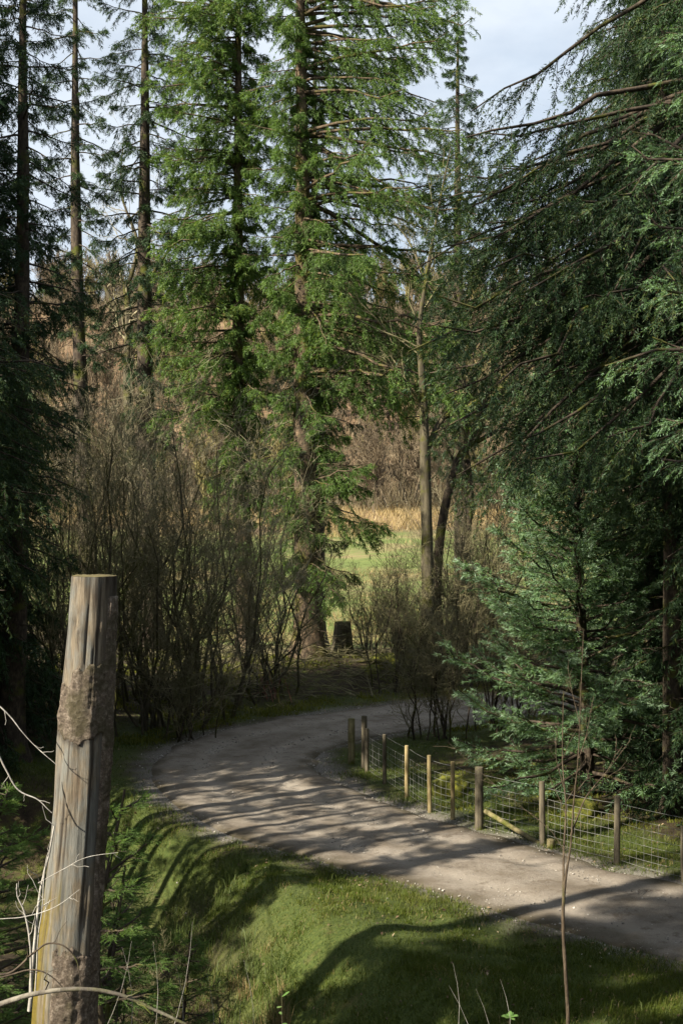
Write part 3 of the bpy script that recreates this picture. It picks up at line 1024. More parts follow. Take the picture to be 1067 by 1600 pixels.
# drooping dense spruce used for the dark masses
def lfd(h, az):
    return 3.6 * np.clip((27 - h) / 24, .12, 1) ** .75 * (1 + .15 * np.sin(az * 3 + h))
SD = spruce('spruce_tree', 30, 27, .30, 1.2, lfd, 270, mat='shaded_needles', barkm='dark_bark', dens=24, k=3, hang=1.0, pitch=(-.25, .15), sag=.35, up=.25, bare=.10, shl=.18, nl=.16, nw=.030, m2=17, hpow=1.35)
put(SD, -11.8, 28.8, 'dense dark spruce with hanging twigs at the left edge behind the dead trunk')

# the huge spruce on the right with drooping limbs
def lfr(h, az):
    c = np.clip(np.cos(az - np.pi), -1, 1)
    return np.where(h > 16.2, 4.3 + 1.5 * c, np.where(h > 14.6, 3.7 + .7 * c, np.where(h > 9, 4.2 + 1.8 * c, np.where(h > 6, 2.9 - .3 * c, 1.8)))) * np.where(h > 17, np.clip((28 - h) / 11, .1, 1), 1)
SR = spruce('spruce_tree', 41, 28, .42, 5.2, lfr, 200, extra=(50, 3.25, .42, 10, 14.2, 5.0, 6.9), mat='shaded_needles', barkm='dark_bark', dens=36, k=3, hang=.75, pitch=(-.25, .0), sag=.40, up=.18, bare=.08, shl=.16, nl=.095, nw=.023, m2=22, dead=14, l2max=1.3, l2k=.5, wr=.8, hpow=1.2,
            tonef=lambda Q, bf, u: .25 * (bf > .8))
put(SR, 7.6, 23.4, 'huge dark spruce with long drooping limbs hanging in from the upper right')

# young blue green spruce behind the fence
def lfb(h, az):
    return 3.7 * np.clip((11.5 - h) / 11, .05, 1) ** .8 * (1 + .12 * np.sin(az * 4 + h * 2))
SB = spruce('spruce_tree', 52, 11.5, .14, .35, lfb, 220, mat='blue_needles', barkm='dark_bark', dens=30, k=3, hang=.22, pitch=(.05, .9), sag=.10, up=.22, bare=.10, shl=.14, nl=.105, nw=.018, m2=19, l2max=.95, l2k=.36, flare=.2,
            tonef=lambda Q, bf, u: .22 + .25 * (bf > .82) * (u > .5), sweep=1.1)
put(SB, 5.15, 27.5, 'young blue green spruce with upswept sunlit tips behind the wire fence')

# near branches at the right edge: a spruce standing just out of frame
def lfn(h, az):
    return np.where(h > 7.0, 2.7, .3) * np.clip((17 - h) / 8, .1, 1)
SN = spruce('spruce_tree', 63, 15, .14, 6.0, lfn, 88, mat='blue_needles', barkm='dark_bark', dens=30, k=9, hang=.5, pitch=(-.1, .5), sag=.15, up=.15, bare=.10, shl=.11, nl=.034, nw=.0085, m2=18, hpow=1.4, l2max=.8, dead=0)
put(SN, 4.75, 12.8, 'pale tipped spruce reaching in at the right edge nearest the viewer')

# copies -------------------------------------------------------------
def vis_copies():
    A = [
        (SD, -9.0, 30.6, .95, 1.1, 'dark drooping spruce filling the upper left corner'),
        (SD, -11.6, 26.5, 1.02, 2.6, 'dark spruce standing between the left edge and the bare slim trunk'),
        (SR, -10.6, 26.0, .82, 3.3, 'big spruce leaning in at the upper left corner with long hanging sprays'),
        (S2, -7.75, 30, .72, 4.0, 'dark trunk at the far left edge under hanging foliage'),
        (SD, -11.6, 34.5, .9, 5.1, 'dark spruce behind the trunk at the far left edge'),
        (SR, 8.4, 21.6, .96, 2.4, 'second big drooping spruce at the right edge, above the end of the fence'),
        (SR, 7.4, 29.5, .9, 1.9, 'dark drooping spruce behind the blue green spruce'),
        (SD, 7.9, 25.7, .78, 4.1, 'dark spruce crowding the right end of the fence, its shaded boughs hiding the thin trunk'),
        (SD, 8.9, 27.0, .95, .7, 'dense dark spruce at the right edge behind the fence'),
        (SD, 7.9, 32.5, .85, 5.0, 'dark spruce behind the young blue green one, beside the bare shrubs'),
        (SD, 10.4, 31.0, 1.0, 3.3, 'dense spruce in the middle of the dark right hand stand'),
        (SD, 11.4, 39.0, 1.0, 2.2, 'dark spruce deep in the wood at the right edge'),
        (SD, 13.5, 45.0, 1.0, .2, 'farthest dark spruce of the right hand stand'),
        (S1, 6.6, 25.6, .6, 1.0, 'thin dark trunk in the shade behind the right end of the fence'),
        (S2, 10.5, 47.0, 1.0, 2.9, 'tall dark spruce far back on the right, behind the other right hand spruces'),
        (S2, 5.9, 62.0, 1.0, 1.2, 'slender dark spruce rising behind the alders into the gap of sky'),
        (S2, -1.05, 52.0, .88, 2.0, 'dark spruce hidden close behind the largest trunk, its shaded sprays showing to the right'),
    ]
    for src, x, y, sc, rz, lab in A:
        putc(src, x, y, lab, rz, sc)
vis_copies()

def shade_copies():
    # off-frame spruces, added left, right and behind the viewpoint to shade the place
    pts = [(-8.2, 12.0, S5, .97), (-6.4, 9.3, S1, 1.0), (-10.4, 23.2, S5, 1.0), (-9.4, 6.2, S5, 1.0), (-18, 25, S2, 1.0), (-13.4, 5.6, SD, 1.0), (-15.0, 28.0, SD, .55), (-9.8, 9.0, SD, .72), (-8.6, 15.4, SD, .5), (-7.6, 18.2, SD, .45), (-9, -4, S2, 1.0),
           (-8.8, 17.0, S6, 1.0), (-9.7, 20.4, S6, .9), (-7.9, 22.4, S6, 1.1), (-9.3, 19.0, S6, .9), (-10.9, 20.6, S6, 1.0), (-10.0, 24.9, S6, 1.05), (-13.0, 24.4, S6, 1.1), (-13.6, 20.2, S6, 1.1), (-12.0, 16.6, S6, 1.0), (-12.4, 21.6, S6, 1.15), (-11.4, 18.6, S6, .95),
           (11, 3, SD, 1.0), (13.5, 9, SD, 1.0), (12, 15.5, SD, 1.0), (16, 20, SD, 1.0), (9, -5, SD, 1.0), (17, -2, SD, 1.0), (3.5, -10, SD, 1.0), (18, 12, SD, 1.0), (12, 22, SD, 1.0), (16, 28, SD, 1.0)]
    for i, (x, y, s, k) in enumerate(pts):
        putc(s, x, y, 'off-frame spruce around the viewpoint, added for the shade it casts', i * 1.7, k, 'off-frame spruces added for shade')
shade_copies()

# ------------------------------------------------------------------ bare shrubs
LV = [dict(n=9, lr=.42, ang=.7, K=5, upw=.22, wig=.11, t0=.15, S=4), dict(n=7, lr=.5, ang=.65, K=4, upw=.12, wig=.10, t0=.15), dict(n=5, lr=.5, ang=.65, K=3, upw=.08, wig=.08, t0=.1)]
shA = shrub('willow_shrub', 101, 17, 7.4, 2.6, .045, LV)
shB = shrub('willow_shrub', 102, 14, 8.0, 2.2, .040, LV, mat='pale_twig')
LVs = [dict(n=7, lr=.45, ang=.6, K=5, upw=.2, wig=.09, t0=.15, S=4), dict(n=7, lr=.5, ang=.65, K=4, upw=.1, wig=.1, t0=.15), dict(n=5, lr=.55, ang=.7, K=3, upw=.05, wig=.1, t0=.1)]
shC = shrub('thorn_shrub', 103, 12, 3.4, 1.5, .028, LVs, stemmat='dark_bark')
put(shA, -5.1, 35.2, 'brown bare willow thicket in the middle left, mossy stems fanning from the verge')
put(shB, -3.7, 37.4, 'pale twigged bare shrub left of the sunlit spruce trunk')
put(shC, 2.6, 33.6, 'dark bare thorn shrub inside the bend behind the gate posts')
for src, x, y, sc, rz, lab in [
    (shA, -6.9, 33.4, .95, 2.1, 'bare thicket nearest the dense left edge spruce'),
    (shB, -5.9, 38.2, 1.0, 3.9, 'tallest pale bare shrub rising between the two dark left trunks'),
    (shA, -2.3, 40.0, .85, 4.2, 'bare brown shrub below the bright green spruce sprays'),
    (shB, -8.2, 37.0, .95, .6, 'bare shrub around the foot of the slim left trunk'),
    (shC, -2.6, 17.6, .36, .4, 'low tangle of brown stems in the ditch below the bank'),
    (shC, -1.7, 14.6, .34, 3.4, 'low bramble tangle at the bottom of the ditch nearest the viewer'),
    (shC, -3.7, 19.8, .42, 5.4, 'low bare scrub between the dead trunk and the bend of the track'),
    (shC, -3.9, 33.9, .9, 1.2, 'low bare thicket where the track bends, left of the far verge'),
    (shC, 4.3, 34.6, 1.1, 2.6, 'bare thorn shrub left of the blue green spruce'),
    (shC, 1.7, 42.4, 1.15, 4.0, 'bare shrub at the foot of the leaning mossy alder'),
    (shC, 3.4, 43.6, 1.25, 5.2, 'bare shrub beyond the far bend, right of the forked alder'),
    (shC, 1.1, 47.5, .8, 2.2, 'sparse bare bush in front of the green field, right of the cut stump'),
    (shC, 2.4, 49.5, 1.0, 1.2, 'dark bare bush against the field left of the forked alder trunk'),
    (shC, 5.6, 45.0, 1.5, .3, 'wide bare shrub at the edge of the field behind the blue green spruce'),
    (shB, 4.6, 46.5, .85, 2.2, 'pale bare shrub standing high behind the alders'),
    (shB, 6.9, 48.5, .9, 5.0, 'pale bare shrub beside the hanging limbs of the huge spruce')]:
    putc(src, x, y, lab, rz, sc)

# ------------------------------------------------------------------ bare alders
def alder(name, seed, pts, rads, forks, lv, label, loc, mat='mossy_bark', twig='twig_bark'):
    """pts: trunk polyline in local metres; forks: list of (points, radii)"""
    root = thing(name, loc, label, 'tree')
    P = catmull(np.array(pts), 5)
    rr = np.interp(np.linspace(0, 1, len(P)), np.linspace(0, 1, len(rads)), rads)
    tv, tf = tubes(P[None], rr[None], 14)
    ctr = np.repeat(P, 14, 0)
    nn = nrm(tv - ctr)
    tv = tv + nn * (.12 * np.repeat(rr, 14) * fb(tv * 3, seed, 3) )[:, None]
    mesh('trunk', tv, tf, mat, root, smooth=True)
    allP, allR = [P[None][:, ::1]], [rr[None]]
    parts = []
    K = 16
    def rs(Q, r):
        Q = catmull(np.array(Q), 5)
        t = np.linspace(0, len(Q) - 1, K)
        i = np.clip(t.astype(int), 0, len(Q) - 2)
        f = (t - i)[:, None]
        return Q[i] * (1 - f) + Q[i + 1] * f, np.interp(np.linspace(0, 1, K), np.linspace(0, 1, len(r)), r)
    LP, LR = [], []
    for Q, r in forks:
        q, rq = rs(Q, r)
        LP.append(q), LR.append(rq)
        v, f = tubes(q[None], rq[None], 10)
        mesh('limb', v, f, mat, root, smooth=True)
    q, rq = rs(P[len(P) // 3:], rr[len(P) // 3:])
    LP.append(q), LR.append(rq)
    rng = np.random.default_rng(seed)
    Pc, Rc = np.array(LP), np.array(LR)
    for l in lv:
        l = dict(l)
        S = l.pop('S', 3)
        Pc, Rc = grow(Pc, Rc, rng, **l)
        parts.append(tubes(Pc, Rc, S))
    v, f = join(parts)
    tag(mesh('twigs', v, f, twig, root), kind='stuff')
    return root

def loc2(u, v, d, base):
    return tuple(W(u, v, d) - np.array(base))

d1 = 43.0
b1 = (2.95, d1, float(zt(2.95, d1)))
q = lambda u, v, dd=0: loc2(u, v, d1 + dd, b1)
LVa = [dict(n=12, lr=.34, ang=.8, K=6, upw=.15, wig=.09, t0=.2, rr=.38, S=4), dict(n=7, lr=.45, ang=.75, K=4, upw=.05, wig=.1, t0=.15), dict(n=6, lr=.5, ang=.7, K=3, upw=0, wig=.1, t0=.1)]
alder('alder_tree', 201, [q(672, 1060), q(668, 900), q(664, 720), q(660, 600), q(655, 520), q(668, 420), q(690, 300), q(704, 230)], [.30, .21, .18, .12, .085, .06, .035, .01],
      [([q(664, 710), q(690, 655, .3), q(725, 640, .6), q(770, 600, .9), q(800, 540, 1.2)], [.12, .09, .07, .05, .02]),
       ([q(660, 640), q(628, 590, -.4), q(590, 560, -.6), q(540, 545, -.9)], [.07, .05, .035, .01]),
       ([q(662, 430), q(640, 380, .5), q(615, 345, .8)], [.05, .03, .01])], LVa,
      'forked alder with moss streaked trunk standing against the green field', b1)
d2 = 45.5
b2 = (4.0, d2, float(zt(4.0, d2)))
q = lambda u, v, dd=0: loc2(u, v, d2 + dd, b2)
alder('alder_tree', 202, [q(690, 1060), q(682, 940), q(690, 820), q(715, 720), q(745, 680), q(752, 640), q(768, 580), q(790, 480)], [.24, .18, .16, .15, .13, .12, .09, .03],
      [([q(745, 690), q(790, 670, .3), q(830, 690, .5), q(880, 650, .9)], [.09, .06, .04, .015]),
       ([q(752, 650), q(735, 600, .2), q(740, 530, .5), q(722, 450, .7)], [.07, .05, .03, .01])], LVa,
      'crooked dark alder bending right behind the forked one', b2, mat='dark_bark')
d3 = 47.0
b3 = (4.55, d3, float(zt(4.55, d3)))
q = lambda u, v, dd=0: loc2(u, v, d3 + dd, b3)
alder('alder_tree', 203, [q(725, 1050), q(722, 900), q(735, 780), q(728, 690), q(745, 600), q(762, 500)], [.2, .15, .13, .10, .07, .02], 
      [([q(730, 760), q(700, 700, .3), q(690, 640, .5)], [.06, .04, .01])], LVa,
      'slim dark alder trunk just right of the crooked one', b3, mat='dark_bark')
# pale yellow mossy tree, left background
d4 = 52.0
b4 = (-8.6, d4, float(zt(-8.6, d4)))
q = lambda u, v, dd=0: loc2(u, v, d4 + dd, b4)
alder('oak_tree', 204, [q(205, 1010), q(208, 800), q(200, 600), q(202, 500), q(196, 440)], [.26, .22, .18, .15, .12],
      [([q(202, 520), q(170, 460, .3), q(140, 410, .5), q(60, 380, .6)], [.10, .08, .05, .01]),
       ([q(200, 450), q(215, 380, .3), q(190, 300, .7), q(195, 200, .8)], [.10, .07, .04, .01]),
       ([q(204, 480), q(245, 420, -.3), q(290, 340, .2), q(310, 240, .5)], [.10, .07, .04, .01]),
       ([q(203, 560), q(160, 540, -.3), q(110, 500, -.5)], [.07, .05, .01])], LVa,
      'bare tree with yellow mossy limbs between the two slim left trunks', b4, twig='pale_twig')

# ------------------------------------------------------------------ woods on the hill
def hilltree(seed, Ht, mat):
    rng = np.random.default_rng(seed)
    P, Rr = stems_fan(rng, 3, Ht, 1.6, .13, K=7, wob=.03)
    lv = [dict(n=9, lr=.42, ang=.7, K=4, upw=.3, wig=.06, t0=.15, rr=.5), dict(n=8, lr=.5, ang=.7, K=3, upw=.2, wig=.08, t0=.1), dict(n=6, lr=.55, ang=.7, K=2, upw=.15, wig=.0, t0=.1)]
    big, parts = bare_wood(seed, (P, Rr), lv, minr=.032)
    root = thing('birch_tree', (0, 0, 0), 'x', 'tree')
    mesh('trunk', big[0], big[1], mat, root)
    v, f = join(parts)
    tag(mesh('crown', v, f, mat, root), kind='stuff')
    return root
hts = [hilltree(301, 9, 'hill_twig'), hilltree(302, 8, 'hill_twig'), hilltree(303, 8.5, 'hill_twig_green')]
def hill():
    rng = np.random.default_rng(5)
    used = [False] * 3
    n = 0
    pts = []
    while n < 290:
        y = 156 + 160 * rng.random() ** 1.1
        x = rng.uniform(-.285, .285) * y
        if n > 240:
            y = rng.uniform(300, 340)
            x = rng.uniform(-.285, .285) * y
        if any((x - a) ** 2 + (y - b) ** 2 < 14 for a, b in pts):
            continue
        pts.append((x, y))
        k = int(rng.choice([0, 1, 2], p=[.45, .3, .25]))
        sc = rng.uniform(.75, 1.45)
        lab = 'bare brown tree in the wood on the far hillside' if k < 2 else 'bare olive tinted tree in the wood on the far hillside'
        grp = 'brown trees on the far hillside' if k < 2 else 'olive trees on the far hillside'
        if not used[k]:
            put(hts[k], x, y, lab, rng.uniform(0, 6), sc, grp)
            used[k] = True
        else:
            putc(hts[k], x, y, lab, rng.uniform(0, 6), sc, grp)
        n += 1
    # bare underwood filling the slope between the trees
    N = 110000
    y = 150 + 190 * rng.random(N)
    x = rng.uniform(-.29, .29, N) * y
    c = f2(x, y, .10, 77, 3)
    k = ss(-.5, .2, c) > rng.random(N)
    x, y, c = x[k], y[k], c[k]
    V, F = blades(rng, x, y, rng.uniform(.8, 4.2, len(x)) * (1 + .5 * c), rng.uniform(.07, .16, len(x)), .8, 1)
    tone = np.clip(.4 + .6 * f2(x, y, .05, 78, 3) + rng.normal(0, .25, len(x)), 0, 1)
    tag(mesh('underwood', V, F, 'hill_brush', tone=np.repeat(tone, 3)), 'bare brown underwood covering the far hillside', 'underwood', kind='stuff')
hill()
# a few taller bare trees along the field's far edge
for i, (u, y, sc, lab) in enumerate([(585, 150, .9, 'bare tree at the far edge of the field right of the largest trunk'), (640, 158, 1.2, 'bare tree beyond the rushes left of the forked alder'),
                                     (330, 148, 1.3, 'bare tree beyond the field behind the bright green spruce'), (800, 150, 1.2, 'bare tree beyond the field under the hanging limbs')]):
    putc(hts[i % 3], (u - 533.5) * y / FX, y, lab, i * 1.3, sc)

# ------------------------------------------------------------------ fence
def post(name, parent, u, vt, vb, d, r, mat, label=None, lean=0):
    b = W(u, vb, d)
    zg = 0.0
    hgt = (vb - vt) * d / FX
    hs = np.array([-.35, 0, hgt * .33, hgt * .66, hgt - .012, hgt])
    rr = np.array([1, 1, .98, .97, .96, .86]) * r
    P = np.stack([lean * hs, 0 * hs, hs], -1)
    v, f = tubes(P[None], rr[None], 14, cap=True)
    v = v + nrm(v * np.array([1, 1, 0])) * (.03 * r * fb(v * np.array([20, 20, 2]), int(u), 2))[:, None]
    return mesh(name, v, f, mat, parent, smooth=False, loc=None), b

def fence():
    root = thing('wire_fence', (0, 0, 0), 'round post and wire netting fence along the inner verge of the track', 'fence')
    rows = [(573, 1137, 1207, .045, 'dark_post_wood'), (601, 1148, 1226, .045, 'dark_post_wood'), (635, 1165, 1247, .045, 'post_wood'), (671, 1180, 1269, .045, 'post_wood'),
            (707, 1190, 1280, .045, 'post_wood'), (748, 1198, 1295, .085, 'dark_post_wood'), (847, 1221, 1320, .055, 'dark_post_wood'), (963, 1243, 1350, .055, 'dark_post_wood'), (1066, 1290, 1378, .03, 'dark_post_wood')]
    base = []
    tops = []
    for u, vt, vb, r, m in rows:
        d = FX * CZ / (vb - 800)
        x = (u - 533.5) * d / FX
        z = float(zt(x, d))
        h = (vb - vt) * d / FX
        o, _ = post('post', root, u, vt, vb, d, r, m, lean=.01 * math.sin(u))
        o.location = (x, d, z)
        base.append((x, d, z))
        tops.append(h)
    base = np.array(base)
    # netting from post to post
    wires = []
    for i in range(len(base) - 1):
        a, b = base[i], base[i + 1]
        n = max(2, int(np.linalg.norm(b[:2] - a[:2]) / .15))
        off = np.array([.05, .06, 0])
        for h in (.06, .17, .29, .42, .56, .70, .82, 1.02):
            s = np.linspace(0, 1, 7)[:, None]
            P = a + (b - a) * s + off + np.array([0, 0, h])
            P[:, 2] -= (.02 + .012 * math.sin(i * 3 + h * 9)) * np.sin(np.pi * s[:, 0])
            wires.append(tubes(P[None], .0027, 4))
        for k in range(n):
            t = (k + .5) / n
            p = a + (b - a) * t + off
            jj = .012 * math.sin(k * 2.1)
            P = np.array([p + (0, 0, .05), p + (jj, 0, .45), p + (0, 0, .82 - .02 * math.sin(math.pi * t))])
            wires.append(tubes(P[None], .0022, 4))
    v, f = join(wires)
    tag(mesh('wire_netting', v, f, 'wire', root), kind='stuff')
    # diagonal strut from the thick post to the next
    a = W(757, 1266, 24.1)
    b = W(842, 1317, 23.3)
    a[1], b[1] = 24.05, 23.2
    P = np.array([a, (a + b) / 2, b])
    v, f = tubes(P[None], .045, 10, cap=True)
    mesh('strut', v, f, 'old_post_wood', root)
fence()

def lone_post(name, u, vt, vb, r, mat, label):
    d = FX * CZ / (vb - 800)
    x = (u - 533.5) * d / FX
    o, _ = post(name, None, u, vt, vb, d, r, mat)
    o.location = (x, d, float(zt(x, d)))
    tag(o, label, 'post')
lone_post('gate_post', 549, 1122, 1193, .088, 'old_post_wood', 'thick mossy gate post at the inside of the bend, far end of the fence')
lone_post('gate_post', 569, 1117, 1199, .070, 'dark_post_wood', 'dark upright post just right of the mossy gate post')
lone_post('short_post', 860, 1311, 1324, .075, 'old_post_wood', 'short sawn post stub at the foot of the diagonal strut')

# ------------------------------------------------------------------ dead trunk in the left foreground
def snag():
    D = 8.6
    cen = [(1680, 98), (1560, 104), (1460, 110), (1350, 120), (1250, 127), (1160, 132), (1080, 137), (1000, 142), (940, 146), (900, 148)]
    wid = [104, 98, 92, 84, 80, 80, 74, 70, 68, 67]
    n, m = 260, 96
    v = np.linspace(cen[0][0], cen[-1][0], n)
    cu = np.interp(-v, [-c[0] for c in cen], [c[1] for c in cen])
    w = np.interp(-v, [-c[0] for c in cen], wid)
    C = np.stack([(cu - 533.5) * D / FX, np.full(n, D), CZ - (v - 800) * D / FX], -1)
    r = w * D / FX / 2
    a = np.linspace(0, 2 * np.pi, m, endpoint=False)
    X = np.stack([np.cos(a), np.sin(a), 0 * a], -1)
    base = np.array([C[0, 0], D, float(zt(C[0, 0], D))])
    # extend to ground
    V = C[:, None] + X[None] * r[:, None, None]
    q = V - base
    per = X[None] * np.array([1, 1, 0])
    st = np.stack([np.cos(a)[None] * 3.0 + 0 * q[..., 2], np.sin(a)[None] * 3.0 + 0 * q[..., 2], q[..., 2] * .55], -1)
    st2 = np.stack([np.cos(a)[None] * 9.0 + 0 * q[..., 2], np.sin(a)[None] * 9.0 + 0 * q[..., 2], q[..., 2] * .8], -1)
    d = .022 * fb(st, 11, 3) - .014 * np.clip(fb(st2, 12, 3) - .18, 0, 1) * 2.2
    st3 = np.stack([np.cos(a)[None] * 16 + 0 * q[..., 2], np.sin(a)[None] * 16 + 0 * q[..., 2], q[..., 2] * 1.1], -1)
    crk = np.clip(fb(st3, 14, 3) - .30, 0, 1) * 4
    d = d - .012 * np.clip(crk, 0, 1) + .003 * fb(st3 * 2, 15, 2)
    # knots
    zpix = v[:, None] + 0 * a[None]
    upix = cu[:, None] + (w / 2)[:, None] * np.cos(a)[None]
    front = (np.sin(a)[None] < .1)
    def blob(u0, v0, su, sv, amp):
        return amp * np.exp(-((upix - u0) / su) ** 2 - ((zpix - v0) / sv) ** 2) * front
    d = d + blob(128, 985, 6, 14, .012) + blob(164, 978, 5, 9, .012) + blob(121, 972, 4, 6, -.012) + blob(112, 1100, 6, 10, .008) + blob(150, 1400, 14, 20, .008)
    # torn bark zone
    jag = 7 * fb(np.stack([np.cos(a) * 3, np.sin(a) * 3, 0 * a], -1), 5, 3) * 2.0
    topb = 1033 + jag[None] * 1.6 + 38 * ss(-10, -38, (upix - cu[:, None]))
    botb = 1150 + jag[None] + 4 * np.sin(a * 3)[None]
    isb = (zpix > topb) & (zpix < botb) & ((upix - cu[:, None]) > -(w / 2)[:, None] * .93 + 0 * front)
    right = (np.cos(a)[None] > .80 + .06 * fb(st, 31, 2)) & (zpix > 930)
    isb = isb | (right & (zpix < 1500)) | ((np.sin(a)[None] > .35) & (zpix > 930))
    lo = zpix > 1478 + 22 * fb(st2, 33, 3) + 10 * np.cos(a * 2)
    isb = isb | (lo & ((upix - cu[:, None]) > -18))
    V = V + X[None] * d[..., None]
    q = (V - base)
    idx = np.arange(n - 1)[:, None] * m + np.arange(m)[None]
    nx = np.arange(n - 1)[:, None] * m + (np.arange(m)[None] + 1) % m
    F = np.stack([idx, nx, nx + m, idx + m], -1).reshape(-1, 4)
    root = thing('standing_snag', base, 'tall sawn off dead trunk, grey and peeling, in the left foreground', 'dead trunk')
    topd = 30 * (.5 + .5 * fb(st2, 41, 3))
    dark = np.clip(ss(0, 1, (np.cos(a)[None] - .62) / .25) * .75 + ss(0, 1, (930 + 0 * topd - zpix + 60 * fb(st2 * np.array([1, 1, .2]), 44, 2)) / 45) * .55 * ((fb(st2 * np.array([1., 1, .12]), 45, 2)) > -.05), 0, 1)  # right flank darkened in the colour as its shaded side; top streaked dark
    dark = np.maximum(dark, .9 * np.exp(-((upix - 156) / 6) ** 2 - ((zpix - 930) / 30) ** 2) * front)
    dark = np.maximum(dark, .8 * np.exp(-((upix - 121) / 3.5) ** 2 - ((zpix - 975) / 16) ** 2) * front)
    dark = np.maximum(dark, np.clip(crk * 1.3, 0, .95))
    # dark seam just under the bark tear
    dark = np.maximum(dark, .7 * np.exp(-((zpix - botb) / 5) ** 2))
    left = (-(upix - cu[:, None]) / (w / 2)[:, None])
    mossm = ss(.30, .70, left * .9 + .9 * fb(st2 * 1.6, 51, 4)) * ss(1360, 1420, zpix + 60 * fb(st2, 52, 3))
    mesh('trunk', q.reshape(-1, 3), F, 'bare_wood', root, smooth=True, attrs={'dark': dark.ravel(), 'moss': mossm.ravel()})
    # sawn top
    ring = q[-1]
    c = ring.mean(0)
    rings = [ring]
    for k, s in enumerate((.8, .55, .3)):
        z = ring * s + c * (1 - s)
        z[:, 2] += .004 + .006 * vn(z * 30, 3)
        rings.append(z)
    Vt = np.concatenate(rings + [c[None] + np.array([[0, 0, .008]])])
    Ft = []
    for k in range(3):
        i = np.arange(m)
        j = (i + 1) % m
        Ft.append(np.stack([k * m + i, k * m + j, (k + 1) * m + j, (k + 1) * m + i], -1))
    i = np.arange(m)
    tri = np.stack([3 * m + i, 3 * m + (i + 1) % m, np.full(m, 4 * m)], -1)
    mesh('sawn_top', Vt + np.array([0, 0, .001]), [np.concatenate(Ft), tri], 'snag_top', root)
    # bark shell: raised faces where bark is left
    fm = isb[:-1] & isb[1:] & np.roll(isb, -1, 1)[:-1] & np.roll(isb, -1, 1)[1:]
    Fb = F[fm.reshape(-1)]
    sh = .013 + .010 * fb(V * 14, 61, 3) + .006 * fb(V * 45, 62, 2)
    edge = isb & ~(np.roll(isb, 1, 1) & np.roll(isb, -1, 1) & np.vstack([isb[1:], isb[-1:]]) & np.vstack([isb[:1], isb[:-1]]))
    sh = np.where(edge, -.004, sh)
    Vb = q + X[None] * sh[..., None]
    used = np.unique(Fb)
    re = -np.ones(n * m, int)
    re[used] = np.arange(len(used))
    mesh('bark', Vb.reshape(-1, 3)[used], re[Fb], 'snag_bark', root, smooth=True)
snag()

# ------------------------------------------------------------------ young spruce behind the dead trunk
def sapling_spruce(name, seed, H, r, n, L0, lean, label, loc, mat='shaded_needles', k=34, dens=30, h0=.3):
    def lf(h, az):
        return L0 * np.clip((H - h) / H, .08, 1) ** .7
    s = spruce(name, seed, H, r, h0, lf, n, mat=mat, barkm='dark_bark', lean=lean, dens=dens, k=k, nl=.021, nw=.0034, hang=.18, pitch=(-.2, .6), sag=.12, up=.12,
               bare=.2, shl=.10, m2=9, l2max=.42, l2k=.38, flare=.1, wr=.6)
    s.location = loc
    s['label'] = label
    return s
x, y = -1.98, 10.9
sp = sapling_spruce('young_spruce', 71, 3.1, .030, 44, 1.25, (.05, 0), 'sparse young spruce spreading right of the dead trunk', (x, y, float(zt(x, y))), mat='spruce_needles', k=26, dens=44)
x, y = -1.15, 13.4
dup(sp, (x, y, float(zt(x, y)) - .2), 'small spruce in the ditch beside the rank grass', 2.0, .8)
x, y = -1.75, 12.2
dup(sp, (x, y, float(zt(x, y)) - .5), 'low spruce bush below the sparse young spruce', 3.1, .75)
x, y = -3.15, 11.4
dup(sp, (x, y, float(zt(x, y)) - .2), 'shaded young spruce at the left edge behind the dead trunk', 4.0, 1.15)
x, y = -2.35, 13.3
dup(sp, (x, y, float(zt(x, y)) - .2), 'bushiest young spruce, directly right of the foot of the dead trunk', 0.6, 1.2)
x, y = -1.95, 15.8
dup(sp, (x, y, float(zt(x, y)) - .2), 'young spruce at the bottom of the lit bank, left of the dry rushes', 4.6, .85)
x, y = -3.0, 17.2
dup(sp, (x, y, float(zt(x, y)) - .2), 'young spruce at the head of the ditch, beside the low brown tangle', 2.6, .95)
x, y = -3.9, 14.6
dup(sp, (x, y, float(zt(x, y)) - .2), 'dark young spruce farther back at the left edge of the slope', 1.0, 1.5)
x, y = -2.6, 14.2
dup(sp, (x, y, float(zt(x, y)) - .2), 'dark young spruce seen between the dead trunk and the track', 5.3, 1.25)

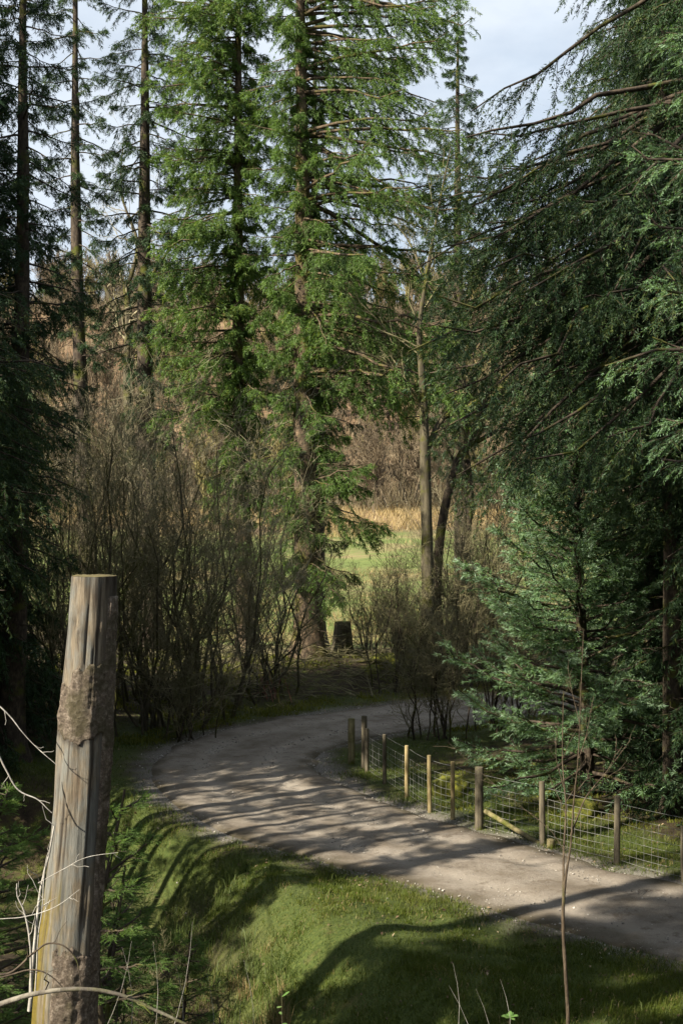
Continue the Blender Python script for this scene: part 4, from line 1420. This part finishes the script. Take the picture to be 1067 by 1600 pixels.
# ------------------------------------------------------------------ thin sapling, right foreground
def sapling():
    D = 9.2
    x, y = (888 - 533.5) * D / FX, D
    b = np.array([x, y, float(zt(x, y))])
    q = lambda u, v, dd=0: W(u, v, D + dd) - b
    root = thing('sapling', b, 'thin bare sapling standing alone in the right foreground', 'sapling')
    P = catmull(np.array([q(889, 1750), q(887, 1600), q(883, 1520), q(879, 1440), q(882, 1380), q(891, 1320), q(896, 1250), q(903, 1180), q(907, 1080), q(911, 985)]), 6)
    r = np.interp(np.linspace(0, 1, len(P)), [0, .25, .45, .5, .7, 1], [.015, .013, .012, .008, .005, .002])
    v, f = tubes(P[None], r[None], 10)
    v = v + .002 * fb(v * 25, 3, 3)[:, None]
    mesh('stem', v, f, 'sapling_bark', root, smooth=True)
    br = [([(880, 1400), (880, 1330), (884, 1260), (878, 1190), (880, 1080)], .013), ([(893, 1300), (915, 1245), (948, 1205), (985, 1155)], .009), ([(898, 1240), (920, 1215), (960, 1205), (985, 1195)], .004),
          ([(902, 1190), (915, 1150), (925, 1100)], .005), ([(886, 1340), (862, 1300), (820, 1265), (760, 1215), (700, 1160)], .004), ([(880, 1230), (868, 1180), (872, 1130)], .004),
          ([(905, 1130), (893, 1080), (886, 1040)], .004), ([(948, 1205), (960, 1180), (962, 1150)], .003), ([(915, 1245), (925, 1235), (968, 1240)], .003)]
    Pc, Rc = [], []
    for pts, r in br:
        c = catmull(np.array([q(u, v_, .1 * i) for i, (u, v_) in enumerate(pts)]), 4)
        c = c[np.linspace(0, len(c) - 1, 9).astype(int)]
        rr = .72 * r * (1 - .7 * np.linspace(0, 1, 9))
        v, f = tubes(c[None], rr[None], 6)
        mesh('branch', v, f, 'sapling_bark', root, smooth=True)
        Pc.append(c), Rc.append(rr)
    rng = np.random.default_rng(9)
    C, rc = grow(np.array(Pc), np.array(Rc), rng, 4, .28, .6, K=4, upw=.2, wig=.06, t0=.3)
    v, f = tubes(C, np.maximum(rc, .0012), 4)
    tag(mesh('twigs', v, f, 'sapling_bark', root), kind='stuff')
sapling()

# ------------------------------------------------------------------ dead stems and branches by the trunk
def stick(name, label, cat, pts, r0, r1, mat, d, seed=0, twigs=0, S=8, dd=0.0):
    c = catmull(np.array([W(u, v, d + dd * i) for i, (u, v) in enumerate(pts)]), 6)
    c = c + .004 * np.stack([fb(c * 9, seed + k, 2) for k in range(3)], -1)
    b = c[0].copy()
    r = np.linspace(r0, r1, len(c))
    P = [tubes((c - b)[None], r[None], S)]
    if twigs:
        idx = np.linspace(0, len(c) - 1, 9).astype(int)
        C, rc = grow((c - b)[idx][None], r[idx][None], np.random.default_rng(seed), twigs, .22, .8, K=5, upw=.1, wig=.08, t0=.2)
        P.append(tubes(C, np.maximum(rc, .0012), 4))
    v, f = join(P)
    o = mesh(name, v, f, mat, loc=b, smooth=True)
    return tag(o, label, cat)

stick('fallen_branch', 'mossy fallen branch arching across the bottom left corner', 'branch', [(-30, 1580), (20, 1562), (70, 1550), (130, 1545), (185, 1553), (230, 1572), (290, 1600)], .017, .008, 'grey_bark', 7.2, 1, 3)
stick('bent_stem', 'dark bramble stem arching over the foot of the dead trunk', 'bramble stem', [(-10, 1523), (20, 1518), (55, 1487), (75, 1474), (100, 1478), (120, 1500), (128, 1540)], .008, .003, 'dark_bark', 7.9, 2, 3)
stick('bent_stem', 'second thinner dark stem curving in front of the mossy trunk foot', 'bramble stem', [(0, 1528), (45, 1516), (75, 1522), (100, 1545), (115, 1570)], .006, .002, 'dark_bark', 7.8, 3, 3)
stick('withered_shoot', 'tallest pale dead stem rising against the left side of the dead trunk', 'dead stem', [(46, 1580), (52, 1510), (58, 1440), (66, 1380), (78, 1330), (86, 1290)], .013, .005, 'dead_twig', 8.2, 4, 3)
stick('withered_shoot', 'pale forked dead stem left of the dead trunk', 'dead stem', [(50, 1560), (48, 1480), (40, 1430), (28, 1400), (27, 1380)], .008, .003, 'dead_twig', 8.15, 5, 5)
stick('withered_shoot', 'thin pale dead stem nearest the moss on the trunk', 'dead stem', [(56, 1550), (60, 1470), (66, 1420), (72, 1350), (80, 1320)], .005, .002, 'dead_twig', 8.1, 6, 3)
stick('dead_branch', 'pale dead branch running in from the left edge to the middle of the trunk', 'dead branch', [(-15, 1150), (8, 1200), (30, 1235), (60, 1250), (82, 1270)], .006, .003, 'dead_twig', 8.2, 7, 4)
stick('dead_branch', 'upper pale dead branch slanting down to the trunk', 'dead branch', [(-15, 1090), (15, 1118), (50, 1160), (90, 1196)], .005, .002, 'dead_twig', 8.3, 8, 3)
stick('dead_branch', 'horizontal pale twig at the left edge below the other dead branches', 'dead branch', [(-10, 1436), (40, 1432), (85, 1418), (125, 1390)], .003, .0015, 'dead_twig', 8.0, 9, 3)
stick('dead_branch', 'thin bare twig crossing in front of the dead trunk towards the young spruce', 'dead branch', [(60, 1380), (100, 1358), (135, 1340), (185, 1332)], .0028, .0015, 'dead_twig', 8.1, 10, 3)

def stalks():
    rng = np.random.default_rng(17)
    n = 0
    L_ = [(160, 1560, 205, 1470), (205, 1555, 190, 1480), (240, 1570, 238, 1470), (262, 1575, 300, 1440), (285, 1560, 268, 1490), (330, 1600, 322, 1520), (712, 1570, 706, 1505), (745, 1600, 700, 1540),
          (770, 1600, 742, 1545), (795, 1590, 780, 1530), (360, 1590, 372, 1540), (395, 1590, 380, 1500)]
    P = []
    for (u0, v0, u1, v1) in L_:
        d = 9.5 + rng.uniform(-.6, .6)
        a, b = W(u0, v0 + 60, d), W(u1, v1, d)
        s = np.linspace(0, 1, 5)[:, None]
        c = a + (b - a) * s + np.array([.04, 0, 0]) * np.sin(s * 3)
        P.append(c)
    v, f = tubes(np.array(P), .0018 * (1.3 - np.linspace(0, 1, 5)), 4)
    tag(mesh('dry_stalks', v, f, 'dead_twig'), 'thin dry stalks standing up along the bottom of the slope', 'stalks', kind='stuff')
stalks()

def leafy(name, label, u, v, d, n, s, seed, hgt=.2):
    rng = np.random.default_rng(seed)
    b = W(u, v, d)
    b[2] = float(zt(b[0], b[1]))
    top = W(u, v, d)[2] - b[2]
    root = thing(name, b, label, 'plant')
    st = np.array([(0, 0, -.05), (.01, 0, top * .5), (0, .01, top)])
    vv, f = tubes(st[None], .003, 5)
    mesh('stem', vv, f, 'mossy_bark', root)
    for k in range(n):
        a = k * 2.4
        t = .55 + .45 * k / n
        c = np.array([0, 0, top * t if hgt > .1 else top])
        el = rng.uniform(.1, .7)
        dr = np.array([math.cos(a) * math.cos(el), math.sin(a) * math.cos(el), math.sin(el)])
        sd = np.cross(dr, (0, 0, 1.))
        sd /= np.linalg.norm(sd)
        up = np.cross(sd, dr)
        l = s * rng.uniform(.7, 1.2)
        pts = []
        for tt, ww in ((.1, .05), (.35, .32), (.65, .36), (.9, .18), (1.0, 0)):
            m_ = c + dr * l * tt * 1.5 - up * l * .25 * tt * tt
            pts += [m_ - sd * l * ww + up * l * .06, m_ , m_ + sd * l * ww + up * l * .06]
        Vv = np.array(pts)
        F = []
        for r_ in range(4):
            F += [(r_ * 3, r_ * 3 + 1, r_ * 3 + 4, r_ * 3 + 3), (r_ * 3 + 1, r_ * 3 + 2, r_ * 3 + 5, r_ * 3 + 4)]
        mesh('leaf', Vv, np.array(F), 'broad_leaves', root, tone=np.full(len(Vv), rng.uniform(.3, 1)))
leafy('seedling', 'small seedling with pale green oval leaves above the dark grass', 440, 1545, 10.5, 9, .05, 1)
leafy('rosette_plant', 'little pale green rosette plant at the bottom edge', 795, 1590, 10.2, 14, .045, 2, .05)

# ------------------------------------------------------------------ stump, mossy mounds, fallen wood
def lump(name, label, cat, loc, size, mat, seed, flat=.35, rz=0, n=40):
    u = np.linspace(0, 2 * np.pi, n, endpoint=False)
    w_ = np.linspace(.02, np.pi * .98, n // 2)
    U, Wd = np.meshgrid(u, w_)
    S = np.stack([np.cos(U) * np.sin(Wd), np.sin(U) * np.sin(Wd), np.cos(Wd)], -1)
    r = 1 + .28 * fb(S * 1.7 + seed, seed, 4)
    V = S * r[..., None] * np.array(size)
    m, k = U.shape
    i = np.arange(m - 1)[:, None] * k + np.arange(k)[None]
    j = np.arange(m - 1)[:, None] * k + (np.arange(k)[None] + 1) % k
    F = np.stack([i, i + k, j + k, j], -1).reshape(-1, 4)
    o = mesh(name, V.reshape(-1, 3), F, mat, smooth=True, loc=loc)
    o.rotation_euler = (0, 0, rz)
    return tag(o, label, cat)

def stump(name, label, u, d, r, h, seed, mat='mossy_bark'):
    x = (u - 533.5) * d / FX
    z = float(zt(x, d))
    root = thing(name, (x, d, z), label, 'stump')
    hs = np.array([-.3, 0, .1, .25, .5, .8, 1.0]) * h
    rr = r * np.array([1.5, 1.35, 1.25, 1.1, 1.0, .88, .80])
    P = np.stack([0 * hs, 0 * hs, hs], -1)
    v, f = tubes(P[None], rr[None], 24)
    a = np.arctan2(v[:, 1], v[:, 0])
    v = v + nrm(v * np.array([1, 1, 0])) * (r * (.12 * fb(v * 3, seed, 3) + .12 * np.sin(a * 4 + seed) * np.exp(-np.maximum(v[:, 2], 0) / .3)))[:, None]
    mesh('trunk', v, f, mat, root, smooth=True)
    top = v[-24:]
    c = top.mean(0) + (0, 0, .02)
    i = np.arange(24)
    mesh('sawn_top', np.vstack([top, c]), np.stack([i, (i + 1) % 24, np.full(24, 24)], -1), 'moss', root)
stump('tree_stump', 'dark cut stump right of the largest spruce trunk', 535, 47.5, .36, 1.15, 5)
def gl(x, y, dz=0):
    return (x, y, float(zt(x, y)) + dz)
x = (705 - 533.5) * 27.2 / FX
lump('mossy_mound', 'rounded bright mossy mound seen through the wire netting', 'mound', gl(x, 27.2, .1), (.42, .35, .30), 'moss', 3)
for i, (u, d, s, lab) in enumerate([(600, 45.2, .55, 'mossy rock left of the forked alder, lit yellow green'), (625, 45.0, .42, 'smaller mossy rock beside the foot of the forked alder'), (582, 44.2, .35, 'low mossy boulder closest to the cut stump'),
                                    (850, 27.0, .35, 'mossy hummock behind the diagonal strut'), (905, 25.5, .45, 'mossy hummock in the shade right of the fence strut'), (335, 38.6, .5, 'mossy hump on the bank left of the red bramble')]):
    x = (u - 533.5) * d / FX
    lump('mossy_rock', lab, 'rock', gl(x, d, .02), (s, s * .8, s * .55), 'moss', 20 + i, rz=i)

def fallen():
    rng = np.random.default_rng(23)
    # brash: dead branches lying on the floor of the wood
    n = 260
    x = rng.uniform(-6, 3.5, n)
    y = rng.uniform(38.5, 49, n)
    k = tdist(x, y) > 1.2
    x, y = x[k], y[k]
    n = len(x)
    a = rng.normal(0, .6, n) + np.pi * (rng.random(n) > .5)
    l = rng.uniform(.6, 2.4, n)
    s = np.linspace(0, 1, 5)
    P = np.stack([x[:, None] + np.cos(a)[:, None] * l[:, None] * s, y[:, None] + np.sin(a)[:, None] * l[:, None] * s * .6, 0 * x[:, None] + 0 * s], -1)
    P[..., 2] = zt(P[..., 0], P[..., 1]) + .08 + rng.uniform(0, .5, n)[:, None] * s[None] 
    P += rng.normal(0, .05, P.shape)
    rr = rng.uniform(.008, .03, n)[:, None] * (1.1 - s[None])
    C, rc = grow(P, rr, rng, 5, .35, .7, K=4, upw=0, wig=.08)
    v, f = join([tubes(P, rr, 5), tubes(C, np.maximum(rc, .004), 3)])
    tag(mesh('brushwood', v, f, 'twig_bark'), 'dead brushwood littering the dark floor under the big spruces', 'brushwood', kind='stuff')
fallen()
for i, (u, v, d, L_, az, r, lab) in enumerate([(640, 1070, 44, 3.0, .15, .10, 'mossy fallen log beyond the bend left of the forked alder'), (560, 1062, 45, 2.2, -.35, .07, 'thin mossy log lying near the cut stump')]):
    x = (u - 533.5) * d / FX
    s = np.linspace(-.5, .5, 7)
    P = np.stack([s * L_ * math.cos(az), s * L_ * math.sin(az), .05 * np.sin(s * 5)], -1)
    vv, f = tubes(P[None], r * (1 - .3 * (s + .5)), 12, cap=True)
    vv += .02 * fb(vv * 6, 5, 2)[:, None]
    tag(mesh('fallen_log', vv, f, 'mossy_bark', loc=gl(x, d, r * .8), smooth=False), lab, 'log')

def bramble(u, v, label):
    d = 39.8
    x = (u - 533.5) * d / FX
    rng = np.random.default_rng(6)
    P, Rr = stems_fan(rng, 9, 1.5, .7, .012, K=7, wob=.06)
    C, rc = grow(P, Rr, rng, 6, .35, .7, K=4, upw=.0, wig=.1)
    vv, f = join([tubes(P, Rr, 5), tubes(C, np.maximum(rc, .003), 3)])
    tag(mesh('bramble', vv, f, 'red_stem', loc=gl(x, d)), label, 'bramble')
bramble(428, 1100, 'reddish bare bramble at the back of the verge beyond the bend')
